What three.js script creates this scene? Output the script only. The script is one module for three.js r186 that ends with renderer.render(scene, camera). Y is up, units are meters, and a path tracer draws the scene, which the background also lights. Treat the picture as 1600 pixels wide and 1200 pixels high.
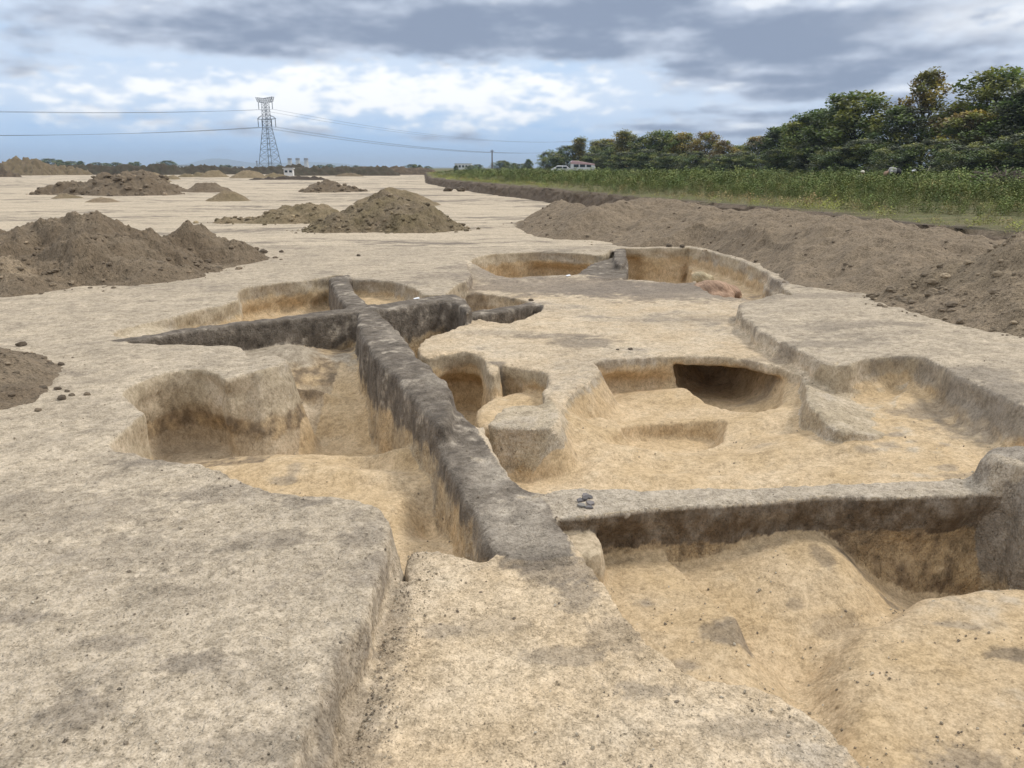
import * as THREE from 'three';
import { mergeGeometries } from 'three/addons/utils/BufferGeometryUtils.js';

// ------------------------------------------------------------------ camera, exposure
const EYE = 1.7, PITCH = 15.7 * Math.PI / 180, FOCAL = 1202;      // eye height in metres, focal length in photo pixels
const scene = new THREE.Scene();
const camera = new THREE.PerspectiveCamera(2 * Math.atan(600 / FOCAL) * 180 / Math.PI, 4 / 3, 0.1, 15000);
camera.position.set(0, EYE, 0);
camera.lookAt(0, EYE - Math.sin(PITCH), -Math.cos(PITCH));
const renderer = new THREE.WebGLRenderer({ antialias: true });
renderer.setSize(1024, 768);
renderer.toneMapping = THREE.LinearToneMapping;
renderer.toneMappingExposure = 1.19;
renderer.shadowMap.enabled = true;

// a soft sun behind broken cloud, high on the right, a little beyond the dig
const sun = new THREE.DirectionalLight(new THREE.Color(1, 0.95, 0.86), 1.5);
const SUN = new THREE.Vector3(0.6, 0.74, -0.26).normalize();
sun.position.copy(SUN).multiplyScalar(120);
sun.castShadow = true;
sun.shadow.radius = 22;
sun.shadow.mapSize.set(4096, 4096);
Object.assign(sun.shadow.camera, { left: -60, right: 60, top: 60, bottom: -60, near: 1, far: 300 });
scene.add(sun);

// ------------------------------------------------------------------ noise
function rng(seed) { let a = seed >>> 0; return () => { a = (a + 0x6D2B79F5) >>> 0; let t = a; t = Math.imul(t ^ (t >>> 15), t | 1); t ^= t + Math.imul(t ^ (t >>> 7), t | 61); return ((t ^ (t >>> 14)) >>> 0) / 4294967296; }; }
const PERM = new Uint8Array(512);
{ const r = rng(7); const p = [...Array(256).keys()]; for (let i = 255; i > 0; i--) { const j = Math.floor(r() * (i + 1)); [p[i], p[j]] = [p[j], p[i]]; } for (let i = 0; i < 512; i++) PERM[i] = p[i & 255]; }
const GX = new Float32Array(256), GY = new Float32Array(256), GZ = new Float32Array(256);
{ const r = rng(11); for (let i = 0; i < 256; i++) { let x, y, z, l; do { x = r() * 2 - 1; y = r() * 2 - 1; z = r() * 2 - 1; l = Math.hypot(x, y, z); } while (l > 1 || l < 0.1); GX[i] = x / l; GY[i] = y / l; GZ[i] = z / l; } }
function noise3(x, y, z) {
  const xi = Math.floor(x), yi = Math.floor(y), zi = Math.floor(z);
  x -= xi; y -= yi; z -= zi;
  const X = xi & 255, Y = yi & 255, Z = zi & 255;
  const u = x * x * x * (x * (x * 6 - 15) + 10), v = y * y * y * (y * (y * 6 - 15) + 10), w = z * z * z * (z * (z * 6 - 15) + 10);
  const A = PERM[X] + Y, B = PERM[X + 1] + Y;
  const AA = PERM[A & 255] + Z, AB = PERM[(A + 1) & 255] + Z, BA = PERM[B & 255] + Z, BB = PERM[(B + 1) & 255] + Z;
  const g = (h, a, b, c) => { h = PERM[h & 255]; return GX[h] * a + GY[h] * b + GZ[h] * c; };
  const l = (t, a, b) => a + t * (b - a);
  return 1.5 * l(w, l(v, l(u, g(AA, x, y, z), g(BA, x - 1, y, z)), l(u, g(AB, x, y - 1, z), g(BB, x - 1, y - 1, z))),
    l(v, l(u, g(AA + 1, x, y, z - 1), g(BA + 1, x - 1, y, z - 1)), l(u, g(AB + 1, x, y - 1, z - 1), g(BB + 1, x - 1, y - 1, z - 1))));
}
function fbm(x, y, z, oct = 4, gain = 0.5) { let s = 0, a = 1, f = 1, n = 0; for (let i = 0; i < oct; i++) { s += a * noise3(x * f + i * 17.3, y * f + i * 5.1, z * f - i * 9.7); n += a; a *= gain; f *= 2.03; } return s / n * 1.5; }
const clamp = (x, a = 0, b = 1) => x < a ? a : x > b ? b : x;
const sstep = (a, b, x) => { const t = clamp((x - a) / (b - a)); return t * t * (3 - 2 * t); };
const mix = (a, b, t) => a + (b - a) * t;
const mix3 = (a, b, t) => [a[0] + (b[0] - a[0]) * t, a[1] + (b[1] - a[1]) * t, a[2] + (b[2] - a[2]) * t];
function smax(a, b, k) { const h = clamp(0.5 + 0.5 * (a - b) / k); return mix(b, a, h) + k * h * (1 - h); }
function smin(a, b, k) { return -smax(-a, -b, k); }

// a photo pixel and the height of the surface it lies on give a place on that surface
function place(px, py, Y = 0) {
  const u = (px - 800) / FOCAL, v = (600 - py) / FOCAL;
  const dy = -Math.sin(PITCH) + v * Math.cos(PITCH), dz = -Math.cos(PITCH) - v * Math.sin(PITCH);
  const t = (Y - EYE) / dy;
  return [u * t, Y, dz * t];
}
const CP = Math.cos(PITCH);
const farX = (px, d) => (px - 800) / FOCAL * d * CP, farH = (py, d) => EYE + (262 - py) / FOCAL * d * CP * CP;   // where a far thing stands and how high it reaches
const atDist = (px, d) => [farX(px, d), -d];   // ground place of a far thing at distance d along a column of the photo

// ------------------------------------------------------------------ sky: broken overcast, computed
{
  const W = 2048, Hh = 1536, data = new Float32Array(W * Hh * 4);
  const lin = (r, g, b) => [r, g, b].map((c) => Math.pow(c / 255, 2.2));
  const BLUE = lin(170, 200, 234), PALE = lin(204, 219, 238), LIGHT = lin(198, 208, 224), DARK = lin(134, 147, 169), WHITE = lin(250, 252, 254);
  const gauss = (x, c, s) => Math.exp(-((x - c) * (x - c)) / (s * s));
  for (let j = 0; j < Hh; j++) {
    const el = ((j + 0.5) / Hh - 0.5) * Math.PI, e = el * 180 / Math.PI;
    for (let i = 0; i < W; i++) {
      const th = ((i + 0.5) / W - 0.5) * 2 * Math.PI;
      const dx = Math.cos(el) * Math.cos(th), dz = Math.cos(el) * Math.sin(th), dy = Math.sin(el);
      const az = Math.atan2(dx, -dz) * 180 / Math.PI;
      let c;
      if (e < -3) { const o = (j * W + i) * 4; data[o] = 0.30; data[o + 1] = 0.27; data[o + 2] = 0.21; data[o + 3] = 1; continue; }
      const ee = Math.max(e, 0), s = 1 / (Math.max(dy, 0) + 0.075);
      const X = dx * s, Z = dz * s;
      const out = Math.abs(az) > 50 || e > 22; if (out && (j & 1 || i & 1) && j > 0 && i > 0 && e > -2.8) { const o = (j * W + i) * 4, s2 = ((j & 1 ? j - 1 : j) * W + (i & 1 ? i - 1 : i)) * 4; for (let q = 0; q < 4; q++) data[o + q] = data[s2 + q]; continue; }
      const oc = out ? 3 : 6;
      const n1 = fbm(X * 0.55 + 3.1, Z * 0.55, 1.7, oc, 0.55);
      const n2 = fbm(X * 1.5 + 9.2, Z * 1.5, 4.1, oc, 0.58);
      const n3 = fbm(az * 0.16, e * 0.55, 2.2, oc, 0.55);            // cloud edges seen side-on low in the sky
      const n4 = fbm(az * 0.5 + 20, e * 1.3, 7.2, oc, 0.6);
      // cover: open band low over the plain on the left, closed cloud above and on the right
      const side = sstep(2, 16, az);                                  // 0 left .. 1 right
      const inview = Math.exp(-Math.pow(az / 75, 4));
      const gap = inview * (1 - 0.8 * side) * (gauss(e, 5.0 + 0.02 * az, 2.1) * (0.55 + 0.75 * gauss(az, -9, 17)) + 0.35 * gauss(e, 11.5, 3) * gauss(az, -34, 14));
      const blueLow = (1 - 0.72 * side) * (1 - sstep(1.2, 4.6, e + n3 * 1.3));
      let cover = 0.80 + 0.14 * side + 0.5 * n1 + 0.34 * n3 + 0.16 * n4 - 0.72 * gap - 0.34 * (1 - side) * (1 - sstep(1.5, 5, e));
      cover += inview * 0.35 * gauss(e, 9.2, 2.8) * gauss(az, -4, 17) + inview * 0.3 * gauss(e, 3.4, 1.0) * gauss(az, -24, 9);
      const thick = sstep(0.46, 0.92, cover);
      c = mix3(PALE, BLUE, clamp(blueLow * 0.85 + 0.1 + 0.4 * sstep(0.05, 0.5, n2) * (1 - side)));
      const puff = sstep(-0.1, 0.85, 1.2 * n4 + 0.75 * n3 + 0.95 * gap - 0.38);
      c = mix3(c, WHITE, puff * (1 - 0.45 * side) * sstep(1.0, 3.5, e));
      let g = mix3(LIGHT, DARK, sstep(-0.5, 0.62, 0.9 * n2 + 0.75 * n1 + 0.35 * n3 + 0.25 * n4 + 0.14 * side + 0.3 * inview * gauss(e, 8.8, 2.2) * gauss(az, -3, 13)));
      g = mix3(g, WHITE, 0.55 * sstep(0.25, 0.7, -n2 - 0.5 * n1 + 0.4 * n4));
      c = mix3(c, g, thick * sstep(0.2, 2.6, e + n3));
      c = mix3(c, WHITE, inview * 0.75 * gauss(e, 8.6, 1.1) * gauss(az, 32, 6) * sstep(-0.3, 0.4, n4 + 0.3));
      // an overcast sky brightens from the horizon to the zenith
      const up = 1 + 1.25 * sstep(0.2, 1, Math.max(dy, 0)) ;
      const high = sstep(0.22, 0.6, dy), m = (c[0] + c[1] + c[2]) / 3; c = mix3(c, [m * 1.0, m, m * 1.0], high * 0.85).map((v) => v * up);   // full cloud cover overhead is neutral grey-white
      if (e < 0) { const k = clamp(-e / 3); c = mix3(c, [0.30, 0.27, 0.21], k); }
      const o = (j * W + i) * 4; data[o] = c[0]; data[o + 1] = c[1]; data[o + 2] = c[2]; data[o + 3] = 1;
    }
  }
  const t = new THREE.DataTexture(data, W, Hh, THREE.RGBAFormat, THREE.FloatType);
  t.mapping = THREE.EquirectangularReflectionMapping; t.magFilter = THREE.LinearFilter; t.minFilter = THREE.LinearFilter; t.needsUpdate = true;
  scene.background = t; scene.environment = t;
}

// ------------------------------------------------------------------ naming helpers
const taken = new Map();
function numbered(n) { const k = taken.get(n) || 0; taken.set(n, k + 1); return k ? `${n}_${String(k).padStart(3, '0')}` : n; }
function tag(o, label, category, group, kind) { if (label) o.userData.label = label; if (category) o.userData.category = category; if (group) o.userData.group = group; if (kind) o.userData.kind = kind; return o; }
function add(o, name, label, category, group) { o.name = numbered(name); scene.add(o); return tag(o, label, category, group); }
function structure(o, name, label) { o.name = numbered(name); o.userData.kind = 'structure'; if (label) o.userData.label = label; scene.add(o); return o; }
function part(geo, mat, name, parent, kind) { const m = new THREE.Mesh(geo, mat); m.name = name; m.castShadow = m.receiveShadow = true; if (kind) m.userData.kind = kind; parent.add(m); return m; }
function mesh(geo, mat) { const m = new THREE.Mesh(geo, mat); m.castShadow = m.receiveShadow = true; return m; }
function geom(pos, idx, opt = {}) {
  const g = new THREE.BufferGeometry();
  g.setAttribute('position', new THREE.BufferAttribute(pos instanceof Float32Array ? pos : new Float32Array(pos), 3));
  if (opt.color) g.setAttribute('color', new THREE.BufferAttribute(opt.color instanceof Float32Array ? opt.color : new Float32Array(opt.color), 3));
  if (opt.uv) g.setAttribute('uv', new THREE.BufferAttribute(opt.uv instanceof Float32Array ? opt.uv : new Float32Array(opt.uv), 2));
  if (idx) g.setIndex(new THREE.BufferAttribute(idx instanceof Uint32Array ? idx : new Uint32Array(idx), 1));
  if (opt.normal) g.setAttribute('normal', new THREE.BufferAttribute(opt.normal, 3)); else g.computeVertexNormals();
  return g;
}

// ------------------------------------------------------------------ soil textures (tileable grain: crumbs, scrapes, flecks)
function soilTextures(seed, N, crumbs, scratch, contrast) {
  const r = rng(seed), h = new Float32Array(N * N), tone = new Float32Array(N * N);
  const lattice = (P) => { const a = new Float32Array(P * P); for (let i = 0; i < P * P; i++) a[i] = r() * 2 - 1; return a; };
  const octave = (dst, PX, PY, amp) => {
    const P = Math.max(PX, PY), a = lattice(P);
    for (let y = 0; y < N; y++) {
      const fy = y / N * PY, y0 = Math.floor(fy), ty = fy - y0, sy = ty * ty * (3 - 2 * ty), ya = (y0 % PY) * P, yb = ((y0 + 1) % PY) * P;
      for (let x = 0; x < N; x++) {
        const fx = x / N * PX, x0 = Math.floor(fx), tx = fx - x0, sx = tx * tx * (3 - 2 * tx), xa = x0 % PX, xb = (x0 + 1) % PX;
        const v0 = a[ya + xa] + (a[ya + xb] - a[ya + xa]) * sx, v1 = a[yb + xa] + (a[yb + xb] - a[yb + xa]) * sx;
        dst[y * N + x] += (v0 + (v1 - v0) * sy) * amp;
      }
    }
  };
  octave(h, 24, 24, 0.30); octave(h, 61, 61, 0.34); octave(h, 130, 130, 0.32); octave(h, 260, 260, 0.34); octave(h, 520, 520, 0.24);
  octave(h, 110, 140, 0.10);
  octave(tone, 33, 33, 0.2); octave(tone, 90, 90, 0.3); octave(tone, 190, 190, 0.32); octave(tone, 420, 420, 0.42); octave(tone, 800, 800, 0.4); octave(tone, 60, 110, 0.16);
  const stamp = (x, y, rad, dh, dt, sq) => {
    const R = Math.ceil(rad), c = Math.cos(x), s = Math.sin(x);
    for (let j = -R; j <= R; j++) for (let i = -R; i <= R; i++) {
      const a = i * c + j * s, b = (-i * s + j * c) * sq, d = (a * a + b * b) / (rad * rad); if (d > 1) continue;
      const o = ((y + j + N) % N) * N + ((x + i + N) % N), w = Math.sqrt(1 - d); h[o] += dh * w; tone[o] += dt * Math.min(1, w * 1.6);
    }
  };
  for (let k = 0; k < crumbs; k++) {
    const x = Math.floor(r() * N), y = Math.floor(r() * N), q = r(), rad = 1.2 + 4.2 * q * q * q * q + r() * 1.2;
    const t = r(); stamp(x, y, rad, 0.35 + 0.5 * r(), t < 0.3 ? 0.55 * r() : t < 0.62 ? -0.75 * r() : 0.1, 1 + r() * 1.2);
  }
  for (let k = 0; k < scratch * 16; k++) {                      // short trowel scrapes
    let x = r() * N, y = r() * N; const a = (r() - 0.5) * 0.9, L = 10 + r() * 50, d = r() < 0.6 ? -0.5 : 0.25, w = r() < 0.3 ? 2 : 1;
    for (let t = 0; t < L; t++) { x += Math.cos(a); y += Math.sin(a); const f = Math.sin(t / L * Math.PI); for (let m = 0; m < w; m++) { const o = ((Math.floor(y) + m + N * 4) % N) * N + ((Math.floor(x) + N * 4) % N); h[o] += d * 0.6 * f; tone[o] += d * 0.5 * f; } }
  }
  const cd = new Uint8Array(N * N * 4), bd = new Uint8Array(N * N * 4);
  for (let i = 0; i < N * N; i++) {
    const t = clamp(0.80 + tone[i] * contrast * 0.8 + h[i] * 0.05, 0.2, 1), w = clamp(0.45 + h[i] * 0.2);
    const s = Math.pow(t, 1 / 2.2) * 255;
    cd[i * 4] = s; cd[i * 4 + 1] = clamp(s * (0.99 + 0.01 * tone[i]), 0, 255); cd[i * 4 + 2] = clamp(s * (0.97 + 0.03 * tone[i]), 0, 255); cd[i * 4 + 3] = 255;
    bd[i * 4] = bd[i * 4 + 1] = bd[i * 4 + 2] = w * 255; bd[i * 4 + 3] = 255;
  }
  const mk = (d, srgb) => { const t = new THREE.DataTexture(d, N, N, THREE.RGBAFormat); t.wrapS = t.wrapT = THREE.RepeatWrapping; t.magFilter = THREE.LinearFilter; t.minFilter = THREE.LinearMipmapLinearFilter; t.generateMipmaps = true; if (srgb) t.colorSpace = THREE.SRGBColorSpace; t.needsUpdate = true; return t; };
  return { map: mk(cd, true), bump: mk(bd, false) };
}
const soil = soilTextures(21, 2048, 24000, 200, 0.48), rough = soilTextures(22, 1024, 11000, 10, 0.7), trowelled = soilTextures(23, 1024, 1500, 70, 0.42);
const SOIL_M = 2.6, ROUGH_M = 2.2;                                  // metres that one repeat covers
const soilMat = new THREE.MeshStandardMaterial({ vertexColors: true, map: soil.map, bumpMap: soil.bump, bumpScale: 0.03, roughness: 1, metalness: 0 });
const floorMat = new THREE.MeshStandardMaterial({ vertexColors: true, map: trowelled.map, bumpMap: trowelled.bump, bumpScale: 0.014, roughness: 1, metalness: 0 });
const heapMat = new THREE.MeshStandardMaterial({ vertexColors: true, map: rough.map, bumpMap: rough.bump, bumpScale: 0.045, roughness: 1, metalness: 0 });
const TEXGAIN = 1 / 0.8;                                            // the grain textures average 0.8

// ------------------------------------------------------------------ the excavation: one solid, cut and left standing
const LANE = -0.2;                                                  // the machine-stripped lane lies a spit lower than the ground either side
function catmull(pts, n) {
  const out = [], m = pts.length;
  for (let i = 0; i < m; i++) {
    const p0 = pts[(i + m - 1) % m], p1 = pts[i], p2 = pts[(i + 1) % m], p3 = pts[(i + 2) % m];
    for (let k = 0; k < n; k++) { const t = k / n, t2 = t * t, t3 = t2 * t; out.push([0, 1].map((a) => 0.5 * (2 * p1[a] + (p2[a] - p0[a]) * t + (2 * p0[a] - 5 * p1[a] + 4 * p2[a] - p3[a]) * t2 + (3 * p1[a] - p0[a] - 3 * p2[a] + p3[a]) * t3))); }
  }
  return out;
}
// outline points: [px, py] or [px, py, Y] are photo pixels on a surface of height Y; {w:[x, z]} is a plain place
function outline(pts, Y, smooth = 3) {
  let p = pts.map((q) => q.w ? q.w : (() => { const a = place(q[0], q[1], q[2] ?? Y); return [a[0], a[2]]; })());
  if (smooth > 1) p = catmull(p, smooth);
  const n = p.length, xs = new Float64Array(n), zs = new Float64Array(n);
  let b = [1e9, -1e9, 1e9, -1e9];
  p.forEach(([x, z], i) => { xs[i] = x; zs[i] = z; b = [Math.min(b[0], x), Math.max(b[1], x), Math.min(b[2], z), Math.max(b[3], z)]; });
  return { xs, zs, n, b };
}
function sdPoly(P, x, z) {
  const { xs, zs, n, b } = P;
  const ox = Math.max(b[0] - x, 0, x - b[1]), oz = Math.max(b[2] - z, 0, z - b[3]);
  if (ox > 0.7 || oz > 0.7) return 1;
  let d = 1e9, s = 1;
  for (let i = 0, j = n - 1; i < n; j = i++) {
    const ex = xs[j] - xs[i], ez = zs[j] - zs[i], wx = x - xs[i], wz = z - zs[i];
    const t = clamp((wx * ex + wz * ez) / (ex * ex + ez * ez + 1e-12)), bx = wx - ex * t, bz = wz - ez * t;
    const q = bx * bx + bz * bz; if (q < d) d = q;
    const c1 = z >= zs[i], c2 = z < zs[j], c3 = ex * wz > ez * wx;
    if ((c1 && c2 && c3) || (!c1 && !c2 && !c3)) s = -s;
  }
  return s * Math.sqrt(d);
}
// a soft hump or hollow on a floor: pixel place on height Y, radii in metres along x and z
function hump(px, py, Y, rx, rz, a, turn = 0) { const p = place(px, py, Y), c = Math.cos(turn), s = Math.sin(turn); return (x, z) => { const X = x - p[0], Z = z - p[2], u = (X * c + Z * s) / rx, v = (-X * s + Z * c) / rz, q = u * u + v * v; return q > 7 ? 0 : a * Math.exp(-q); }; }
const humps = (base, ...h) => (x, z) => { let y = typeof base === 'function' ? base(x, z) : base; for (const f of h) y += f(x, z); return y; };
const G0 = (x, z) => 0.035 * fbm(x * 0.28, 3.3, z * 0.28, 3) + 0.012 * fbm(x * 1.3, 8.1, z * 1.3, 3) + (x > 2.9 ? 0.05 * sstep(2.9, 4.2, x) * sstep(-11, -9, z) : 0);

const OPS = [];
const cut = (id, pts, Y, floor, o = {}) => OPS.push({ cut: true, id, P: outline(pts, Y, o.smooth ?? 3), floor: typeof floor === 'function' ? floor : () => floor, batter: o.batter ?? 0.06, under: o.under, rim: Y, ceil: o.ceil, k: o.k ?? 0.03, kf: o.kf ?? 0.06, wob: o.wob ?? 0.02 });
const fill = (id, pts, Y, top, o = {}) => OPS.push({ cut: false, id, P: outline(pts, Y, o.smooth ?? 2), floor: typeof top === 'function' ? top : () => top, batter: o.batter ?? 0.06, k: o.k ?? 0.03, kf: o.kf ?? 0.03, wob: o.wob ?? 0.02 });
const ID = { ground: 0, lane: 1, pitA: 2, pitB: 3, basin: 4, pitH: 5, pitF: 6, pitG: 7, main: 8, armL: 9, armR: 10, arm3: 11, cross: 12, lump: 13, baulkF: 14, spur: 15, pillar: 16, niche: 17, pitG2: 18, pitG3: 19 };

// the lane
cut(ID.lane, [{ w: [-0.64, 3] }, { w: [-0.62, -1.9] }, { w: [-0.6, -2.5] }, { w: [-0.57, -3.1] }, { w: [-0.56, -3.5] }, { w: [-0.55, -5] }, { w: [-0.85, -5.9] }, { w: [-1.15, -7] }, { w: [-1.35, -8] }, { w: [-1.45, -9] }, { w: [-0.95, -9.9] }, { w: [-0.7, -10.6] }, { w: [-0.7, -13] }, { w: [-0.6, -16.2] }, { w: [3.4, -16.2] }, { w: [4.3, -13.8] }, { w: [4.05, -11.4] }, { w: [3.3, -10.3] }, { w: [2.92, -9.9] }, { w: [2.76, -8.8] }, { w: [2.74, -8] }, { w: [2.86, -6.7] }, { w: [2.95, -5] }, { w: [2.9, -2] }, { w: [2.9, 3] }], 0,
  (x, z) => LANE + 0.19 * sstep(-12.2, -15.2, z) * (1 - sstep(2, 3.2, x)) + 0.012 * fbm(x * 1.1, 1, z * 1.1, 3), { batter: 0.2, k: 0.045, kf: 0.03, wob: 0.045 });

// front left quadrant
cut(ID.pitA, [[205, 534.5], [240, 535.5], [350, 539.5], [380, 545], [386, 553], [392, 558], [428, 556], [444, 561], [447, 568], [436, 573], [400, 581], [352, 591], [338, 583], [310, 578], [268, 581], [232, 591], [202, 604], [191, 616], [203, 627], [220, 637], [226, 648], [212, 657], [198, 672], [172, 691], [181, 702], [213, 711], [246, 718], [308, 728], [345, 742], [376, 757], [430, 772], [495, 778], [545, 780], [592, 796], [618, 822], [630, 846], [646, 860, LANE], [700, 862, LANE], [775, 867, LANE], [830, 840, LANE], [760, 720, LANE], [650, 580], [572, 478], [429, 497], [300, 512], [200, 530]], 0,
  humps((x, z) => { const w = 0.05 * noise3(x * 3, 0, z * 3), terrace = sstep(-6.85 + w, -7.45 + w, z + 0.1 * Math.sin(x * 5)), front = sstep(-6.25, -5.75, z - 0.2 * (x + 1.6) * (x + 1.6) + w); return mix(mix(-0.82, -0.6 + 0.19 * sstep(-7.3, -8.4, z), terrace), -0.52, front) + 0.12 * sstep(-2.0, -2.7, x) * (1 - front) - 0.07 * sstep(-5.0, -4.2, z); },
    hump(650, 690, -0.5, 0.2, 0.4, 0.2, 0.2), hump(590, 722, -0.5, 0.28, 0.1, -0.09, 0.3), hump(560, 745, -0.5, 0.5, 0.13, 0.07, 0.25), hump(430, 730, -0.5, 0.4, 0.25, 0.05),
    hump(672, 815, -0.6, 0.17, 0.22, -0.2), hump(625, 790, -0.5, 0.3, 0.2, 0.05), hump(470, 580, -0.5, 0.25, 0.25, 0.12), hump(545, 575, -0.5, 0.2, 0.3, 0.07), hump(500, 610, -0.55, 0.3, 0.12, -0.07), hump(485, 548, -0.5, 0.4, 0.2, 0.12), hump(455, 655, -0.7, 0.12, 0.3, 0.16, -0.5), hump(490, 636, -0.65, 0.25, 0.06, 0.12)),
  { batter: 0.05, k: 0.035, kf: 0.09, under: (x, z, d) => 0.07 * sstep(0.25, 0.5, d) * sstep(-1.9, -2.3, x) * sstep(-5.7, -6.1, z) });
fill(ID.pitA, [[398, 574], [428, 561], [445, 564], [444, 571], [432, 576], [404, 583]], 0, -0.01, { batter: 0.3, k: 0.08, kf: 0.04 });
// back left quadrant, a shallow step on the left and a deeper floor
cut(ID.pitG, [[176, 517], [215, 506], [260, 498], [318, 483], [345, 478], [376, 468], [420, 470], [560, 482], [400, 506], [250, 526], [200, 526]], 0, humps(-0.24, hump(210, 520, -0.1, 0.5, 0.5, 0.2)), { k: 0.04 });
cut(ID.pitG, [[378, 500], [377, 480], [370, 465], [374, 454], [392, 447], [440, 441], [470, 439], [512, 432], [545, 432], [590, 480], [560, 490], [440, 500]], 0, humps(-0.5, hump(520, 452, -0.4, 0.9, 0.5, 0.1)), { k: 0.03, kf: 0.14, under: (x, z, d) => 0.05 * sstep(0.2, 0.45, d) });
cut(ID.pitG2, [[535, 437], [560, 436], [610, 439], [648, 449], [664, 461], [690, 461], [700, 466], [600, 480], [575, 480]], 0, -0.27, { k: 0.03 });
cut(ID.pitG3, [[692, 472, 0], [704, 464, -0.1], [722, 459.5], [752, 457], [800, 465], [842, 475.5], [848, 481], [839, 488], [800, 504], [772, 503], [748, 498], [728, 508]], LANE, -0.5, { k: 0.03, batter: 0.04 });
// front right quadrant behind the plateau
cut(ID.pitB, [[575, 478, 0], [650, 467, 0], [700, 462, 0], [734, 476, -0.05], [744, 494], [728, 503], [698, 518], [664, 529], [654, 547], [666, 559], [700, 552], [722, 549], [750, 556], [764, 573], [778, 569], [800, 572], [850, 582], [856, 596], [846, 610], [850, 625], [838, 633], [800, 634], [782, 641], [760, 660], [735, 668], [670, 640], [620, 580, -0.1], [575, 520, 0], [560, 490, 0]], LANE, humps(-0.86, hump(650, 540, -0.7, 0.7, 0.8, 0.2)), { batter: 0.07, k: 0.04, kf: 0.1, under: (x, z, d) => 0.16 * sstep(0.22, 0.4, d) * sstep(-0.1, -0.35, x) * sstep(-6.6, -7, z) });
fill(ID.pitB, [[744, 645], [752, 630], [778, 620], [800, 613], [850, 608], [885, 620], [880, 660], [800, 668], [750, 662]], -0.43, humps(-0.44, hump(800, 625, -0.43, 0.4, 0.2, 0.03)), { batter: 0.12, k: 0.06, kf: 0.07 });
fill(ID.pitB, [[757, 574], [766, 566], [778, 566], [780, 580], [768, 586]], LANE, humps(-0.2), { batter: 0.12, k: 0.03, kf: 0.03 });
// the wide basin with the big round pit at its back
cut(ID.basin, [[757, 663], [778, 667], [815, 669], [852, 670], [866, 667], [870, 655], [868, 640], [860, 628], [868, 614], [884, 602], [915, 588], [937, 578], [926, 567], [948, 562], [985, 558], [1040, 556.5], [1083, 556], [1090, 557], [1130, 557], [1165, 562], [1210, 572], [1256, 588], [1282, 597], [1330, 600], [1420, 592], { w: [3.3, -6.3] }, { w: [3.45, -5.3] }, { w: [3.2, -4.75] }, [1540, 746], [1380, 751], [1232, 757], [1100, 761], [1000, 764], [900, 762], [845, 770], [806, 757], [776, 712]], LANE,
  humps((x, z) => -0.52 + 0.21 * sstep(1.3, 3.2, x) + 0.07 * sstep(-5.0, -4.4, z) - 0.05 * sstep(-6.2, -7, z) * (1 - sstep(2.4, 2.7, x)),
    hump(840, 745, -0.6, 0.4, 0.3, -0.1), hump(1060, 740, -0.45, 0.9, 0.12, 0.04, 0.1), hump(1150, 690, -0.45, 0.2, 0.3, -0.05), hump(1060, 610, -0.5, 0.5, 0.2, 0.05), hump(1230, 680, -0.5, 0.35, 0.18, -0.07), hump(1000, 705, -0.45, 0.25, 0.14, 0.07), hump(1190, 705, -0.42, 0.5, 0.2, 0.05), hump(1340, 705, -0.36, 0.18, 0.12, 0.06), hump(930, 720, -0.5, 0.28, 0.3, 0.12), hump(895, 670, -0.4, 0.22, 0.35, 0.22, 0.3), hump(940, 685, -0.5, 0.12, 0.1, -0.12)),
  { batter: 0.07, k: 0.035, kf: 0.09, wob: 0.025, under: (x, z, d) => 0.12 * sstep(0.12, 0.28, d) * sstep(0.7, 1.1, x) * (1 - sstep(1.4, 1.8, x)) * sstep(-6.9, -7.2, z) });
cut(ID.basin, [[962, 668], [985, 656], [1030, 651], [1085, 652], [1128, 656], [1134, 668], [1122, 690], [1085, 704], [1030, 704], [985, 694]], -0.5, -0.7, { k: 0.05, kf: 0.06, batter: 0.25 });
cut(ID.basin, [[1052, 590], [1072, 606], [1115, 630], [1160, 645], [1205, 648], [1215, 625], [1190, 600], [1160, 580], [1120, 563], [1088, 562], [1062, 575]], -0.5, humps(-0.72, hump(1190, 635, -0.6, 0.35, 0.35, 0.12)), { ceil: -0.31, k: 0.09, kf: 0.2, batter: 0.3 });
cut(ID.niche, [[1305, 590, LANE], [1318, 571], [1342, 560], [1390, 556], [1432, 559], [1462, 573], [1510, 598], [1556, 620], [1600, 642], { w: [3.95, -5.2] }, { w: [3.8, -4.6] }, { w: [2.7, -4.55] }, { w: [2.6, -6] }], 0, (x, z) => -0.31 + 0.05 * sstep(-6.2, -6.8, z), { batter: 0.22, k: 0.05, kf: 0.07, wob: 0.04 });
fill(ID.spur, [[1256, 588], [1300, 583], [1352, 602], [1405, 636], [1408, 650], [1372, 668], [1318, 672], [1282, 655], [1262, 625]], -0.22, (x, z) => -0.19 - 0.13 * sstep(2.55, 3.2, x) - 0.05 * sstep(-6.4, -5.7, z) - 0.03 * Math.abs(noise3(x * 5, 1, z * 5)), { batter: 0.16, k: 0.03, kf: 0.02, smooth: 1, wob: 0.03 });
fill(ID.basin, [[905, 655], [935, 648], [965, 655], [972, 668], [950, 680], [915, 690], [900, 680]], -0.4, -0.4, { batter: 0.15, k: 0.06, kf: 0.08 });
fill(ID.basin, [[860, 627], [869, 614], [886, 603], [915, 590], [936, 579], [930, 586], [908, 601], [886, 620], [877, 645], [871, 666], [864, 666]], LANE, -0.2, { batter: 0.6, k: 0.06, kf: 0.03 });
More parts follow.
